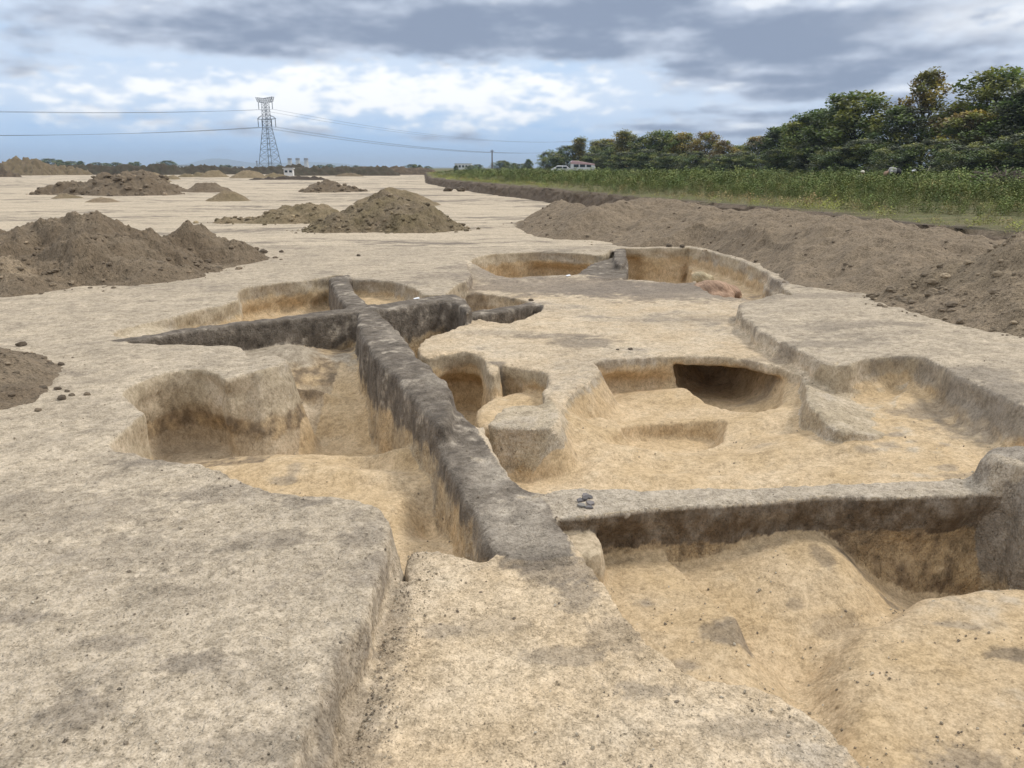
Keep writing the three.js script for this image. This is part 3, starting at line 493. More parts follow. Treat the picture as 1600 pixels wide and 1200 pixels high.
// ------------------------------------------------------------------ ground beyond the dig
function groundColor(x, z) {
  const d = Math.hypot(x, z), b1 = fbm(x * 0.07, 2, z * 0.2, 4), b2 = fbm(x * 0.35, 5, z * 1.1, 4, 0.6), b3 = fbm(x * 2, 6, z * 3.3, 3, 0.6);
  let c = mix3(C.pale, C.stripped, clamp(0.3 + 0.95 * b2 + 0.4 * b1 + 0.4 * b3));
  c = mix3(c, C.stripDark, clamp(0.9 * sstep(0.08, 0.6, b1 + 0.8 * b2 + 0.5 * b3)));
  if (d > 230) c = mix3(c, [0.085, 0.095, 0.05], sstep(230, 260, d + 20 * b1));
  const v = TEXGAIN * (1 + 0.1 * b3); return c.map((q) => q * v);
}
function sheet(xs, zs, hf, cf, uvm) {
  const nx = xs.length, nz = zs.length, P = new Float32Array(nx * nz * 3), K = new Float32Array(nx * nz * 3), U = new Float32Array(nx * nz * 2), I = [];
  for (let j = 0; j < nz; j++) for (let i = 0; i < nx; i++) {
    const o = j * nx + i, x = typeof xs[i] === 'function' ? xs[i](zs[j]) : xs[i], z = zs[j];
    P[o * 3] = x; P[o * 3 + 1] = hf(x, z); P[o * 3 + 2] = z; const c = cf(x, z); K[o * 3] = c[0]; K[o * 3 + 1] = c[1]; K[o * 3 + 2] = c[2]; U[o * 2] = x / uvm; U[o * 2 + 1] = -z / uvm;
    if (i && j) { const a = o - nx - 1, b = o - nx, c2 = o - 1; I.push(a, b, o, a, o, c2); }
  }
  return geom(P, I, { color: K, uv: U });
}
{
  const DE = distAt(NJ) - 0.03, zsFar = []; for (let d = DE; d < 4200; d *= 1 + 0.006 + 0.00004 * Math.min(d, 400)) zsFar.push(-d); zsFar.push(-5200);
  const half = (d) => 0.8 + 0.75 * d, us = []; for (let u = -1.25; u <= 1.2501; u += 0.0045) us.push((z) => u * half(-z));
  const gh = (x, z) => { const d = -z; return G0(x, z) + 0.014 * noise3(x * 4, 2, z * 4) * sstep(60, 30, d) + 0.02 * Math.abs(noise3(x * 0.9, 6, z * 0.5)) * sstep(70, 25, d) + 0.05 * fbm(x * 0.12, 1, z * 0.12, 2) * sstep(20, 40, d) - (d > 300 ? 0.0 : 0) - 0.004; };
  const parts = [sheet(us, zsFar, gh, groundColor, SOIL_M)];
  const rows = []; for (let j = 0; j <= NJ; j += 6) rows.push(-distAt(j)); rows.push(-distAt(NJ));
  for (const s of [-1, 1]) { const cols = []; for (let t = 0; t <= 14; t++) cols.push((z) => s * (half(-z) * 0.994 + t * t * 0.35)); if (s < 0) cols.reverse(); parts.push(sheet(cols, rows, (x, z) => G0(x, z) - 0.006 - (s > 0 && z > -4.5 && z < -1 && x < 4.8 && x > 0 ? 0.0 : 0), groundColor, SOIL_M)); }
  const back = []; for (let z = -distAt(0) + 0.01; z < 12; z += 0.25) back.push(z); const bx = []; for (let x = -30; x <= 30; x += 0.4) bx.push(x);
  parts.push(sheet(bx, back.reverse(), (x, z) => (x > -0.6 && x < 2.9 ? LANE : 0) - 0.012, groundColor, SOIL_M));
  const g = mergeGeometries(parts.map((p) => { const nrm = p.getAttribute('normal'); let s = 0; for (let i = 0; i < nrm.count; i += 50) s += nrm.getY(i); if (s < 0) { const ix = p.index.array; for (let t = 0; t < ix.length; t += 3) { const q = ix[t + 1]; ix[t + 1] = ix[t + 2]; ix[t + 2] = q; } p.computeVertexNormals(); } return p; }));
  structure(mesh(g, soilMat), 'ground', 'wide stripped ground running to the horizon');
}

// ------------------------------------------------------------------ spoil heaps and banks
const HC = { grey: [0.205, 0.16, 0.11], brown: [0.15, 0.112, 0.074], dark: [0.075, 0.056, 0.040], tan: [0.26, 0.20, 0.125], olive: [0.19, 0.15, 0.085], ridge: [0.25, 0.195, 0.135] };
// ridges: [x1, z1, h1, x2, z2, h2, run] - crest segments with the horizontal run of the slope
const AVOID = OPS.filter((o) => o.cut && [ID.lane, ID.pitF, ID.niche, ID.pitA].includes(o.id)).map((o) => o.P);
function heapHeight(ridges, x, z, lump, seed) {
  let h = -1;
  for (const [x1, z1, h1, x2, z2, h2, run] of ridges) {
    const ex = x2 - x1, ez = z2 - z1, t = clamp(((x - x1) * ex + (z - z1) * ez) / (ex * ex + ez * ez + 1e-9));
    const dx = x - x1 - ex * t, dz = z - z1 - ez * t, d = Math.hypot(dx, dz), H = mix(h1, h2, t);
    const q = d / (run * H / Math.max(h1, h2) + 1e-6);
    const hh = H * (1 - Math.sqrt(q * q + 0.02)) * (1 - 0.18 * sstep(0.45, 1, q) * (1 - q)) ;
    h = h < -0.9 ? hh : smax(h, hh, 0.12);
  }
  if (z > -20) for (const P of AVOID) { const s = sdPoly(P, x, z); if (s < 0.6) h = Math.min(h, (s - 0.12) * 0.75); }
  const s = seed * 7.1, r1 = fbm(x * 0.9 + s, 1.1, z * 0.9, 3), r2 = fbm(x * 3.1 + s, 2.2, z * 3.1, 3, 0.6), r3 = Math.abs(noise3(x * 8.3 + s, 3, z * 8.3)), r4 = Math.abs(noise3(x * 19 + s, 5, z * 19));
  return h + lump * (0.34 * r1 + 0.12 * r2 + 0.055 * (0.3 - r3) * (1 + 1.5 * r1) + 0.03 * (0.3 - r4)) * sstep(-0.12, 0.25, h + 0.02);
}
const clodGeo = [];
{ const r = rng(5); for (let v = 0; v < 4; v++) { const g = new THREE.IcosahedronGeometry(1, 1); const p = g.attributes.position; for (let i = 0; i < p.count; i++) { const x = p.getX(i), y = p.getY(i), z = p.getZ(i), k = 1 + 0.45 * noise3(x * 1.3 + v * 9, y * 1.3, z * 1.3) + 0.2 * noise3(x * 3, y * 3 + v, z * 3); p.setXYZ(i, x * k * (1 + 0.3 * (v & 1)), y * k * 0.68, z * k); } g.deleteAttribute('uv'); g.deleteAttribute('normal'); clodGeo.push(g.attributes.position.array.slice()); } }
const clodMat = new THREE.MeshStandardMaterial({ vertexColors: true, roughness: 1 });
function clods(list) {                                              // list of [x, y, z, size, colour]
  const P = new Float32Array(list.length * 240 * 3), K = new Float32Array(list.length * 240 * 3); const r = rng(list.length + 3); let o = 0;
  for (const [x, y, z, s, c] of list) {
    const src = clodGeo[Math.floor(r() * 4)], a = r() * 6.28, ca = Math.cos(a), sa = Math.sin(a), v = 0.75 + 0.5 * r();
    for (let i = 0; i < src.length; i += 3) { P[o] = x + s * (src[i] * ca + src[i + 2] * sa); P[o + 1] = y + s * src[i + 1]; P[o + 2] = z + s * (-src[i] * sa + src[i + 2] * ca); K[o] = c[0] * v; K[o + 1] = c[1] * v; K[o + 2] = c[2] * v; o += 3; }
  }
  return geom(P.subarray(0, o), null, { color: K.subarray(0, o) });
}
function heap(name, label, group, o) {
  const { ridges, res, lump = 1, col = HC.grey, col2 = HC.brown, seed = 1, clodN = 0, clodS = 0.03, base = 0, patch } = o;
  let b = [1e9, -1e9, 1e9, -1e9];
  for (const [x1, z1, h1, x2, z2, h2, run] of ridges) { const m = run * 1.12 + 0.1; b = [Math.min(b[0], x1 - m, x2 - m), Math.max(b[1], x1 + m, x2 + m), Math.min(b[2], z1 - m, z2 - m), Math.max(b[3], z1 + m, z2 + m)]; }
  const nx = Math.ceil((b[1] - b[0]) / res), nz = Math.ceil((b[3] - b[2]) / res), H = new Float32Array((nx + 1) * (nz + 1));
  const cx = (b[0] + b[1]) / 2, cz = (b[2] + b[3]) / 2, g0 = (x, z) => base + (Math.abs(z) < 70 ? G0(x, z) : 0);
  for (let j = 0; j <= nz; j++) for (let i = 0; i <= nx; i++) H[j * (nx + 1) + i] = heapHeight(ridges, b[0] + i * res, b[2] + j * res, lump, seed);
  const map = new Int32Array(H.length).fill(-1), P = [], K = [], U = [], I = [];
  const colour = (x, z, h) => { const n = fbm(x * 1.1 + seed, 3, z * 1.1, 4, 0.6), n2 = fbm(x * 6, 2, z * 6 + seed, 2); let c = mix3(col, col2, clamp(0.45 + 0.9 * n + 0.3 * n2)); if (patch) c = patch(c, x, z, h, n, n2); const v = (1 + 0.22 * n2) * TEXGAIN; return [c[0] * v, c[1] * v, c[2] * v]; };
  const vert = (q) => { if (map[q] >= 0) return map[q]; const i = q % (nx + 1), j = (q - i) / (nx + 1), x = b[0] + i * res, z = b[2] + j * res; map[q] = P.length / 3; P.push(x - cx, Math.max(H[q], -0.09) + g0(x, z) - base, z - cz); K.push(...colour(x, z, H[q])); U.push(x / ROUGH_M, z / ROUGH_M); return map[q]; };
  for (let j = 0; j < nz; j++) for (let i = 0; i < nx; i++) { const a = j * (nx + 1) + i, q = [a, a + 1, a + nx + 2, a + nx + 1]; if (q.every((k) => H[k] < -0.05)) continue; const v = q.map(vert); I.push(v[0], v[2], v[1], v[0], v[3], v[2]); }
  const root = new THREE.Group(); root.position.set(cx, base, cz); add(root, name, label, 'earth heap', group);
  part(geom(P, I, { color: K, uv: U }), heapMat, 'earth', root);
  if (clodN) {
    const r = rng(seed * 31 + 7), list = []; let guard = 0;
    while (list.length < clodN && guard++ < clodN * 30) {
      const x = mix(b[0] - 0.25, b[1] + 0.25, r()), z = mix(b[2] - 0.25, b[3] + 0.25, r()), h = heapHeight(ridges, x, z, lump, seed);
      const pr = h > 0.02 ? (h < 0.3 ? 0.9 : 0.35) : h > -0.22 ? 0.3 * (1 + h / 0.22) : 0; if (r() > pr) continue;
      const s = clodS * (0.35 + 1.5 * Math.pow(r(), 4)), c = colour(x, z, h), k = 0.85 / TEXGAIN * (r() < 0.15 ? 1.7 : 1);
      list.push([x - cx, Math.max(h, 0) + g0(x, z) - base + s * 0.2, z - cz, s, [c[0] * k, c[1] * k, c[2] * k]]);
    }
    part(clods(list), clodMat, 'clods', root, 'stuff');
  }
  return root;
}
const NEAR = 'spoil heaps on the stripped ground';
// big heap on the left
heap('spoil_heap', 'large dark brown spoil heap with pale crumbled clods on its front', NEAR, { seed: 2, res: 0.035, lump: 1.0, clodN: 1100, clodS: 0.03, col: HC.grey, col2: HC.brown,
  ridges: [[-7.05, -13.1, 0.98, -7.9, -13.0, 0.92, 2.1], [-8.6, -12.8, 0.9, -10.6, -12.4, 0.75, 2.0], [-7.6, -11.4, 0.45, -8.4, -11.3, 0.5, 1.3], [-6.1, -14.6, 0.6, -5.9, -15, 0.55, 1.2]],
  patch: (c, x, z, h, n, n2) => { const q = Math.hypot((x + 7.4) / 0.6, (z + 11.2) / 0.5) + 0.6 * n; return q < 1 ? mix3(c, [0.30, 0.235, 0.16], 0.75 * sstep(1, 0.7, q)) : c; } });
heap('spoil_heap', 'low brown spoil heap spilling towards the pit with the dark alcove', NEAR, { seed: 4, res: 0.028, lump: 0.55, clodN: 450, clodS: 0.016, ridges: [[-5.05, -6.15, 0.5, -5.9, -5.8, 0.75, 1.7], [-4.1, -5.5, 0.13, -4.8, -4.9, 0.3, 1.1]] });
heap('spoil_heap', 'rough olive brown spoil heap with lumpy front and flat tail', NEAR, { seed: 6, res: 0.05, lump: 1.0, clodN: 800, clodS: 0.04, col: HC.olive, col2: HC.grey, ridges: [[-3.75, -22.9, 1.12, -3.2, -22.7, 1.0, 2.0], [-2.9, -22.4, 0.62, -2.2, -22.3, 0.45, 1.3], [-4.9, -21.9, 0.5, -5.1, -21.7, 0.35, 1.1]] });
heap('spoil_heap', 'smooth tan spoil heap peaking just behind the rough olive heap', NEAR, { seed: 7, res: 0.09, lump: 0.6, col: HC.tan, col2: HC.olive, ridges: [[-5.7, -38, 0.88, -5.3, -38, 0.8, 2.0], [-4.6, -37.6, 0.45, -4.2, -37.4, 0.3, 1.2]] });
heap('spoil_heap', 'low wide olive spoil heap merging into the rough olive heap', NEAR, { seed: 8, res: 0.07, lump: 0.7, clodN: 300, clodS: 0.05, col: HC.olive, col2: HC.tan, ridges: [[-7.2, -26, 0.6, -6.4, -26, 0.55, 1.5], [-8.6, -25.6, 0.22, -9.1, -25.4, 0.12, 0.9]] });
heap('spoil_heap', 'dark heap with a long lumpy tail beyond the olive heaps', NEAR, { seed: 9, res: 0.12, lump: 0.8, clodN: 150, clodS: 0.1, ridges: [[-13.8, -58.5, 0.98, -13.3, -58.5, 0.9, 1.8], [-12.3, -58.3, 0.35, -11.4, -58.2, 0.25, 0.9]] });
heap('spoil_heap', 'small tan cone heap in front of a small dark heap', NEAR, { seed: 10, res: 0.08, lump: 0.4, col: HC.tan, col2: HC.olive, ridges: [[-15.1, -42, 0.66, -15.0, -42, 0.62, 1.15]] });
heap('spoil_heap', 'small dark heap behind the small tan cone heap', NEAR, { seed: 11, res: 0.1, lump: 0.6, ridges: [[-22.4, -58, 0.82, -22, -58, 0.8, 1.6], [-24, -58, 0.25, -25, -58, 0.12, 0.8]] });
heap('spoil_heap', 'long dark grey spoil heap with a flat top across the open ground', NEAR, { seed: 12, res: 0.1, lump: 1.1, clodN: 350, clodS: 0.12, ridges: [[-28.2, -53.5, 1.2, -25.6, -53, 1.62, 2.9], [-25.6, -53, 1.62, -24.8, -53, 1.45, 2.9], [-29.6, -53.5, 0.9, -31.0, -53, 0.6, 1.8], [-27.6, -60, 1.7, -29.5, -62, 1.6, 2.6]] });
heap('spoil_heap', 'very small tan heap in front of the long dark grey heap', NEAR, { seed: 13, res: 0.07, lump: 0.4, col: HC.tan, col2: HC.olive, ridges: [[-25.7, -45.5, 0.33, -25.5, -45.5, 0.33, 0.75]] });
heap('spoil_heap', 'low pale heap standing alone before the long dark grey heap', NEAR, { seed: 14, res: 0.07, lump: 0.4, col: HC.tan, col2: HC.ridge, ridges: [[-21.1, -40.5, 0.36, -20.8, -40.5, 0.34, 0.75]] });
// far heaps in front of the dark topsoil stockpiles
const FAR = 'small far heaps before the dark topsoil banks';
for (const [px, d, h, run, c] of [[236, 140, 1.1, 1.7, HC.tan], [262, 120, 0.8, 1.3, HC.tan], [246, 100, 0.5, 1.1, HC.tan], [290, 150, 0.8, 1.3, HC.olive], [334, 150, 1.5, 2.4, HC.tan], [312, 155, 1.0, 1.8, HC.olive], [388, 140, 1.5, 3.0, HC.tan], [430, 145, 0.9, 2.4, HC.olive], [545, 165, 0.8, 2.6, HC.brown]]) { const [x, z] = atDist(px, d); heap('far_heap', 'small far earth heap in the row before the dark topsoil banks', FAR, { seed: px, res: 0.3, lump: 0.8, col: c, col2: HC.olive, ridges: [[x - 0.4, z, h, x + 0.5, z, h * 0.95, run]] }); }
heap('spoil_mound', 'big brown earth mound with dark crown rising above the plain', undefined, { seed: 15, res: 0.4, lump: 3, col: HC.olive, col2: HC.brown, ridges: [[atDist(22, 190)[0], -190, 4.3, atDist(58, 190)[0], -190, 4.1, 6.5], [atDist(72, 195)[0], -195, 2.8, atDist(120, 195)[0], -195, 1.9, 5]], patch: (c, x, z, h) => c });
heap('spoil_mound', 'dark low mound beside the big brown earth mound', undefined, { seed: 16, res: 0.35, lump: 2.2, col: HC.dark, col2: HC.brown, ridges: [[atDist(-20, 150)[0], -150, 1.9, atDist(14, 150)[0], -150, 1.2, 3]] });
const TB = 'dark topsoil banks along the far edge';
for (const [p1, p2, d, h, l] of [[95, 270, 200, 2.6, 'far dark topsoil bank stretching out from the big brown mound'], [255, 470, 215, 2.4, 'far dark topsoil bank behind the row of small heaps'], [455, 600, 180, 2.0, 'far dark brown topsoil bank beside the white site cabin'], [560, 668, 200, 2.2, 'far brown topsoil bank ending at the weedy field edge']]) {
  const a = atDist(p1, d), b = atDist(p2, d), rd = []; const n = 7; const r = rng(p1); let hh = h;
  for (let k = 0; k < n; k++) { const t0 = k / n, t1 = (k + 1) / n, h2 = h * (0.8 + 0.4 * r()); rd.push([mix(a[0], b[0], t0), mix(a[1], b[1], t0), hh, mix(a[0], b[0], t1), mix(a[1], b[1], t1) , h2, 3.6]); hh = h2; }
  heap('topsoil_bank', l, TB, { seed: p1, res: 0.55, lump: 2, col: HC.dark, col2: p1 > 500 ? HC.brown : [0.06, 0.058, 0.035], ridges: rd });
}
heap('topsoil_bank', 'low black earth spread in front of the dark brown bank', TB, { seed: 77, res: 0.3, lump: 1, col: HC.dark, col2: [0.05, 0.036, 0.026], ridges: [[atDist(400, 118)[0], -118, 0.3, atDist(500, 116)[0], -116, 0.32, 1.2], [atDist(440, 122)[0], -122, 0.5, atDist(490, 120)[0], -120, 0.5, 1.4]] });
// the long grey bank along the weedy field and the one nearer the dig
const crest = [[878, 314, 0.72], [930, 318, 0.8], [1000, 304, 0.98], [1030, 304, 0.96], [1080, 316, 0.82], [1140, 322, 0.8], [1200, 325, 0.8], [1290, 330, 0.84], [1360, 340, 0.82], [1440, 346, 0.78], [1530, 372, 0.6]].map(([x, y, h]) => { const p = place(x, y, h); return [p[0], p[2], h]; });
const rb = []; for (let k = 0; k + 1 < crest.length; k++) rb.push([crest[k][0], crest[k][1], crest[k][2], crest[k + 1][0], crest[k + 1][1], crest[k + 1][2], k < 2 ? 1.7 : k < 4 ? 2.6 : 3.2]);
rb.push([5.4, -14.6, 0.45, 5.6, -12.8, 0.42, 1.5], [5.6, -12.3, 0.45, 5.9, -10.8, 0.35, 1.4], [6.1, -13.5, 0.7, 6.4, -12.2, 0.6, 1.7]);
heap('spoil_bank', 'long grey brown spoil bank between the dig and the weedy field', undefined, { seed: 21, res: 0.045, lump: 0.5, clodN: 900, clodS: 0.026, col: HC.ridge, col2: HC.grey, ridges: rb });
heap('spoil_bank', 'steep spoil bank with rubbly pale clods sliding down to the pale slab', undefined, { seed: 22, res: 0.03, lump: 0.6, clodN: 1500, clodS: 0.034, col: HC.ridge, col2: [0.21, 0.165, 0.11], ridges: [[6.75, -9.0, 1.22, 6.5, -9.4, 1.12, 1.95], [6.5, -9.4, 1.12, 5.3, -10.0, 0.36, 1.6], [6.9, -8.9, 1.22, 7.6, -5.5, 1.1, 2.0]] });

// ------------------------------------------------------------------ the field above the cut edge, with weeds
const FIELD = 0.62;
const edge = [[15, 12], [11.6, 0], [9.6, -8], [8.2, -15], [5.6, -26], [3.1, -36], [0.9, -45], [-1.7, -55], [-6, -73], [-9.6, -92], [-16, -150], [-33, -300], [-110, -1000], [-330, -3000]];
function edgeX(z) { for (let k = 0; k + 1 < edge.length; k++) if (z <= edge[k][1] && z >= edge[k + 1][1]) return mix(edge[k][0], edge[k + 1][0], (edge[k][1] - z) / (edge[k][1] - edge[k + 1][1])); return z > 12 ? 15 : -330; }
const fieldY = (x, z) => FIELD + 0.06 * fbm(x * 0.2, 3, z * 0.2, 2) + 0.05 * noise3(x * 1.3, 1, z * 1.3) * sstep(80, 40, -z);
{
  const zs = []; for (let z = 12; z > -40; z -= 0.1) zs.push(z); for (let d = 40; d < 3000; d *= 1.005) zs.push(-d);
  const offs = [-0.42, -0.3, -0.22, -0.15, -0.1, -0.05, 0, 0.06, 0.15, 0.4, 0.9, 1.6, 2.6, 4, 6, 9, 14, 22, 35, 60, 100, 180, 350, 700, 1500];
  const P = [], K = [], U = [], I = []; const n = offs.length;
  zs.forEach((z, j) => offs.forEach((w, i) => {
    const rough2 = w <= 0.4 ? (0.28 * fbm(z * 1.4, w * 3, 4.4, 4, 0.65) + 0.2 * Math.abs(noise3(z * 0.6, 1, 2))) : 0;
    const x = edgeX(z) + w + rough2, f = clamp((w + 0.36) / 0.36), y = w >= 0 ? fieldY(x, z) - 0.08 * (w < 0.1) : -0.06 + (FIELD + 0.02) * Math.pow(f, 0.8) * (0.93 + 0.1 * noise3(z * 3, w * 9, 1));
    P.push(x, y, z);
    const q = fbm(z * 2.2, y * 5, x, 3, 0.6), g = sstep(0.1, 1.3, w + 0.8 * fbm(x * 0.5, 1, z * 0.5, 3));
    let c = mix3([0.10, 0.074, 0.052], [0.175, 0.135, 0.098], clamp(0.5 + 0.9 * q)); if (w >= 0) c = mix3(c, mix3([0.095, 0.105, 0.035], [0.17, 0.15, 0.065], clamp(0.5 + q)), g);
    K.push(c[0] * TEXGAIN, c[1] * TEXGAIN, c[2] * TEXGAIN); U.push(w < 0.2 ? y / ROUGH_M : x / ROUGH_M, z / ROUGH_M);
    if (i && j) { const o = j * n + i; I.push(o - n - 1, o, o - n, o - n - 1, o - 1, o); }
  }));
  const g = geom(P, I, { color: K, uv: U }); const nr = g.getAttribute('normal'); let s = 0; for (let i = 0; i < nr.count; i += 20) s += nr.getY(i);
  if (s < 0) { const ix = g.index.array; for (let t = 0; t < ix.length; t += 3) { const q = ix[t + 1]; ix[t + 1] = ix[t + 2]; ix[t + 2] = q; } g.computeVertexNormals(); }
  structure(mesh(g, heapMat), 'field', 'unstripped field standing above a dark cut edge');
}
// one leaf blade as two triangles folded along its rib
function blades(list) { const P = [], K = []; for (const [x, y, z, dx, dy, dz, L, w, c] of list) { const l = Math.hypot(dx, dy, dz), a = dx / l, b = dy / l, e = dz / l; let sx = e, sz = -a; const sl = Math.hypot(sx, sz) || 1; sx /= sl; sz /= sl; const mx = x + a * L * 0.45, my = y + b * L * 0.45, mz = z + e * L * 0.45, tx = x + a * L, ty = y + b * L - L * 0.12, tz = z + e * L; P.push(x, y, z, mx + sx * w, my + w * 0.3, mz + sz * w, tx, ty, tz, x, y, z, tx, ty, tz, mx - sx * w, my + w * 0.3, mz - sz * w); for (let k = 0; k < 6; k++) K.push(c[0], c[1], c[2]); } return geom(P, null, { color: K }); }
const leafMat = new THREE.MeshStandardMaterial({ vertexColors: true, roughness: 0.85, side: THREE.DoubleSide });
function weedGeo(seed, h, n, tone, spread) {
  const r = rng(seed), L = [];
  for (let k = 0; k < n; k++) {
    const t = Math.pow(r(), 0.8), a = r() * 6.283, rad = spread * (0.2 + 0.8 * r()) * (1 - 0.45 * t), v = 0.7 + 0.6 * r();
    L.push([Math.cos(a) * rad * 0.5, h * t * 0.93, Math.sin(a) * rad * 0.5, Math.cos(a), 0.15 + 0.8 * r() * t, Math.sin(a), (0.10 + 0.12 * r()) * h * (1.15 - 0.5 * t), 0.03 * (0.6 + 0.7 * r()) * (0.5 + 0.5 * h), tone.map((q) => q * v)]);
  }
  for (let k = 0; k < 4; k++) { const a = r() * 6.28, q = spread * 0.35 * r(); L.push([Math.cos(a) * q, 0, Math.sin(a) * q, Math.cos(a) * 0.12, 1, Math.sin(a) * 0.12, h * (0.75 + 0.4 * r()), 0.007 * h, tone.map((c) => c * 0.9)]); }
  return blades(L);
}
{
  const r = rng(99), kinds = [weedGeo(1, 0.62, 44, [0.155, 0.185, 0.052], 0.42), weedGeo(2, 0.72, 44, [0.11, 0.15, 0.042], 0.36), weedGeo(3, 0.5, 36, [0.22, 0.205, 0.085], 0.44), weedGeo(4, 0.2, 22, [0.29, 0.32, 0.065], 0.34), weedGeo(5, 0.34, 18, [0.34, 0.27, 0.13], 0.28)];
  const bins = kinds.map(() => []);
  const bands = [[2, 38, 15], [38, 75, 6], [75, 130, 2.2], [130, 230, 0.7]];
  for (const [d0, d1, dens] of bands) {
    const sc = Math.sqrt(15 / dens) * 0.55 + 0.45;
    let n = 0; for (let z = -d0; z > -d1; z -= 1) {
      const ex = edgeX(z), w1 = Math.min(-z * 0.78 + 6 - ex, 75); if (w1 <= 0) continue;
      const m = Math.floor(dens * w1);
      for (let k = 0; k < m; k++) {
        const w = r() * w1, x = ex + 0.05 + w, zz = z - r(); const p = fbm(x * 0.35, 2, zz * 0.35, 3);
        const near = w + 1.6 * p - 0.2; let kind;
        if (near < 0.5) { if (r() < 0.6) continue; kind = r() < 0.8 ? 3 : 4; }
        else if (near < 2.6 + 3 * fbm(x * 0.12, 5, zz * 0.12, 2)) { if (r() < 0.15) continue; kind = r() < 0.72 ? 3 : r() < 0.3 ? 4 : 2; }
        else kind = r() < 0.4 ? 0 : r() < 0.6 ? 1 : r() < 0.94 ? 2 : 4;
        if (zz > -34 && zz < -22 && w > 0.3 && w < 3.2 && r() < 0.4) kind = 4;
        const p2 = fbm(x * 0.09 + 7, 4, zz * 0.09, 3); bins[kind].push([x, zz, (0.42 + 0.6 * r() + (r() < 0.06 ? 0.55 : 0) + 0.6 * p + 0.7 * p2) * (kind < 3 ? 0.5 + 0.6 * sstep(1.5, 14, w) : 1), sc, 0.75 + 0.5 * r() + 0.4 * p + 0.4 * p2]);
        n++;
      }
    }
  }
  const o = new THREE.Object3D(), c = new THREE.Color();
  bins.forEach((list, k) => {
    const im = new THREE.InstancedMesh(kinds[k], leafMat, list.length); im.castShadow = im.receiveShadow = true;
    list.forEach(([x, z, s, wide, v], i) => { o.position.set(x, fieldY(x, z) - 0.03, z); o.rotation.set(0.12 * Math.sin(i), i * 2.399, 0.1 * Math.cos(i * 1.7)); o.scale.set(s * wide, s, s * wide); o.updateMatrix(); im.setMatrixAt(i, o.matrix); c.setRGB(v * (0.9 + 0.25 * ((i * 7919) % 97) / 97), v, v * 0.92); im.setColorAt(i, c); });
    im.name = numbered(k < 3 ? 'weeds' : 'grass'); im.userData.kind = 'stuff'; im.userData.category = k < 3 ? 'weeds' : 'grass';
    im.userData.label = ['tall dark green weeds covering the field', 'tall deep green weeds mixed through the field', 'mid height olive weeds covering the field', 'short yellow green grass along the field edge', 'dry straw coloured grass tufts along the field edge'][k];
    scene.add(im);
  });
}

// ------------------------------------------------------------------ trees
const barkMat = new THREE.MeshStandardMaterial({ color: new THREE.Color().setRGB(0.06, 0.048, 0.036), roughness: 0.95 });
const crownMat = new THREE.MeshPhysicalMaterial({ vertexColors: true, roughness: 1, transmission: 0.3, thickness: 0, side: THREE.DoubleSide });
function limb(a, b, r0, r1) { const d = new THREE.Vector3().subVectors(b, a), g = new THREE.CylinderGeometry(r1, r0, d.length(), 6, 1, true); g.translate(0, d.length() / 2, 0); g.applyQuaternion(new THREE.Quaternion().setFromUnitVectors(new THREE.Vector3(0, 1, 0), d.normalize())); g.translate(a.x, a.y, a.z); return g; }
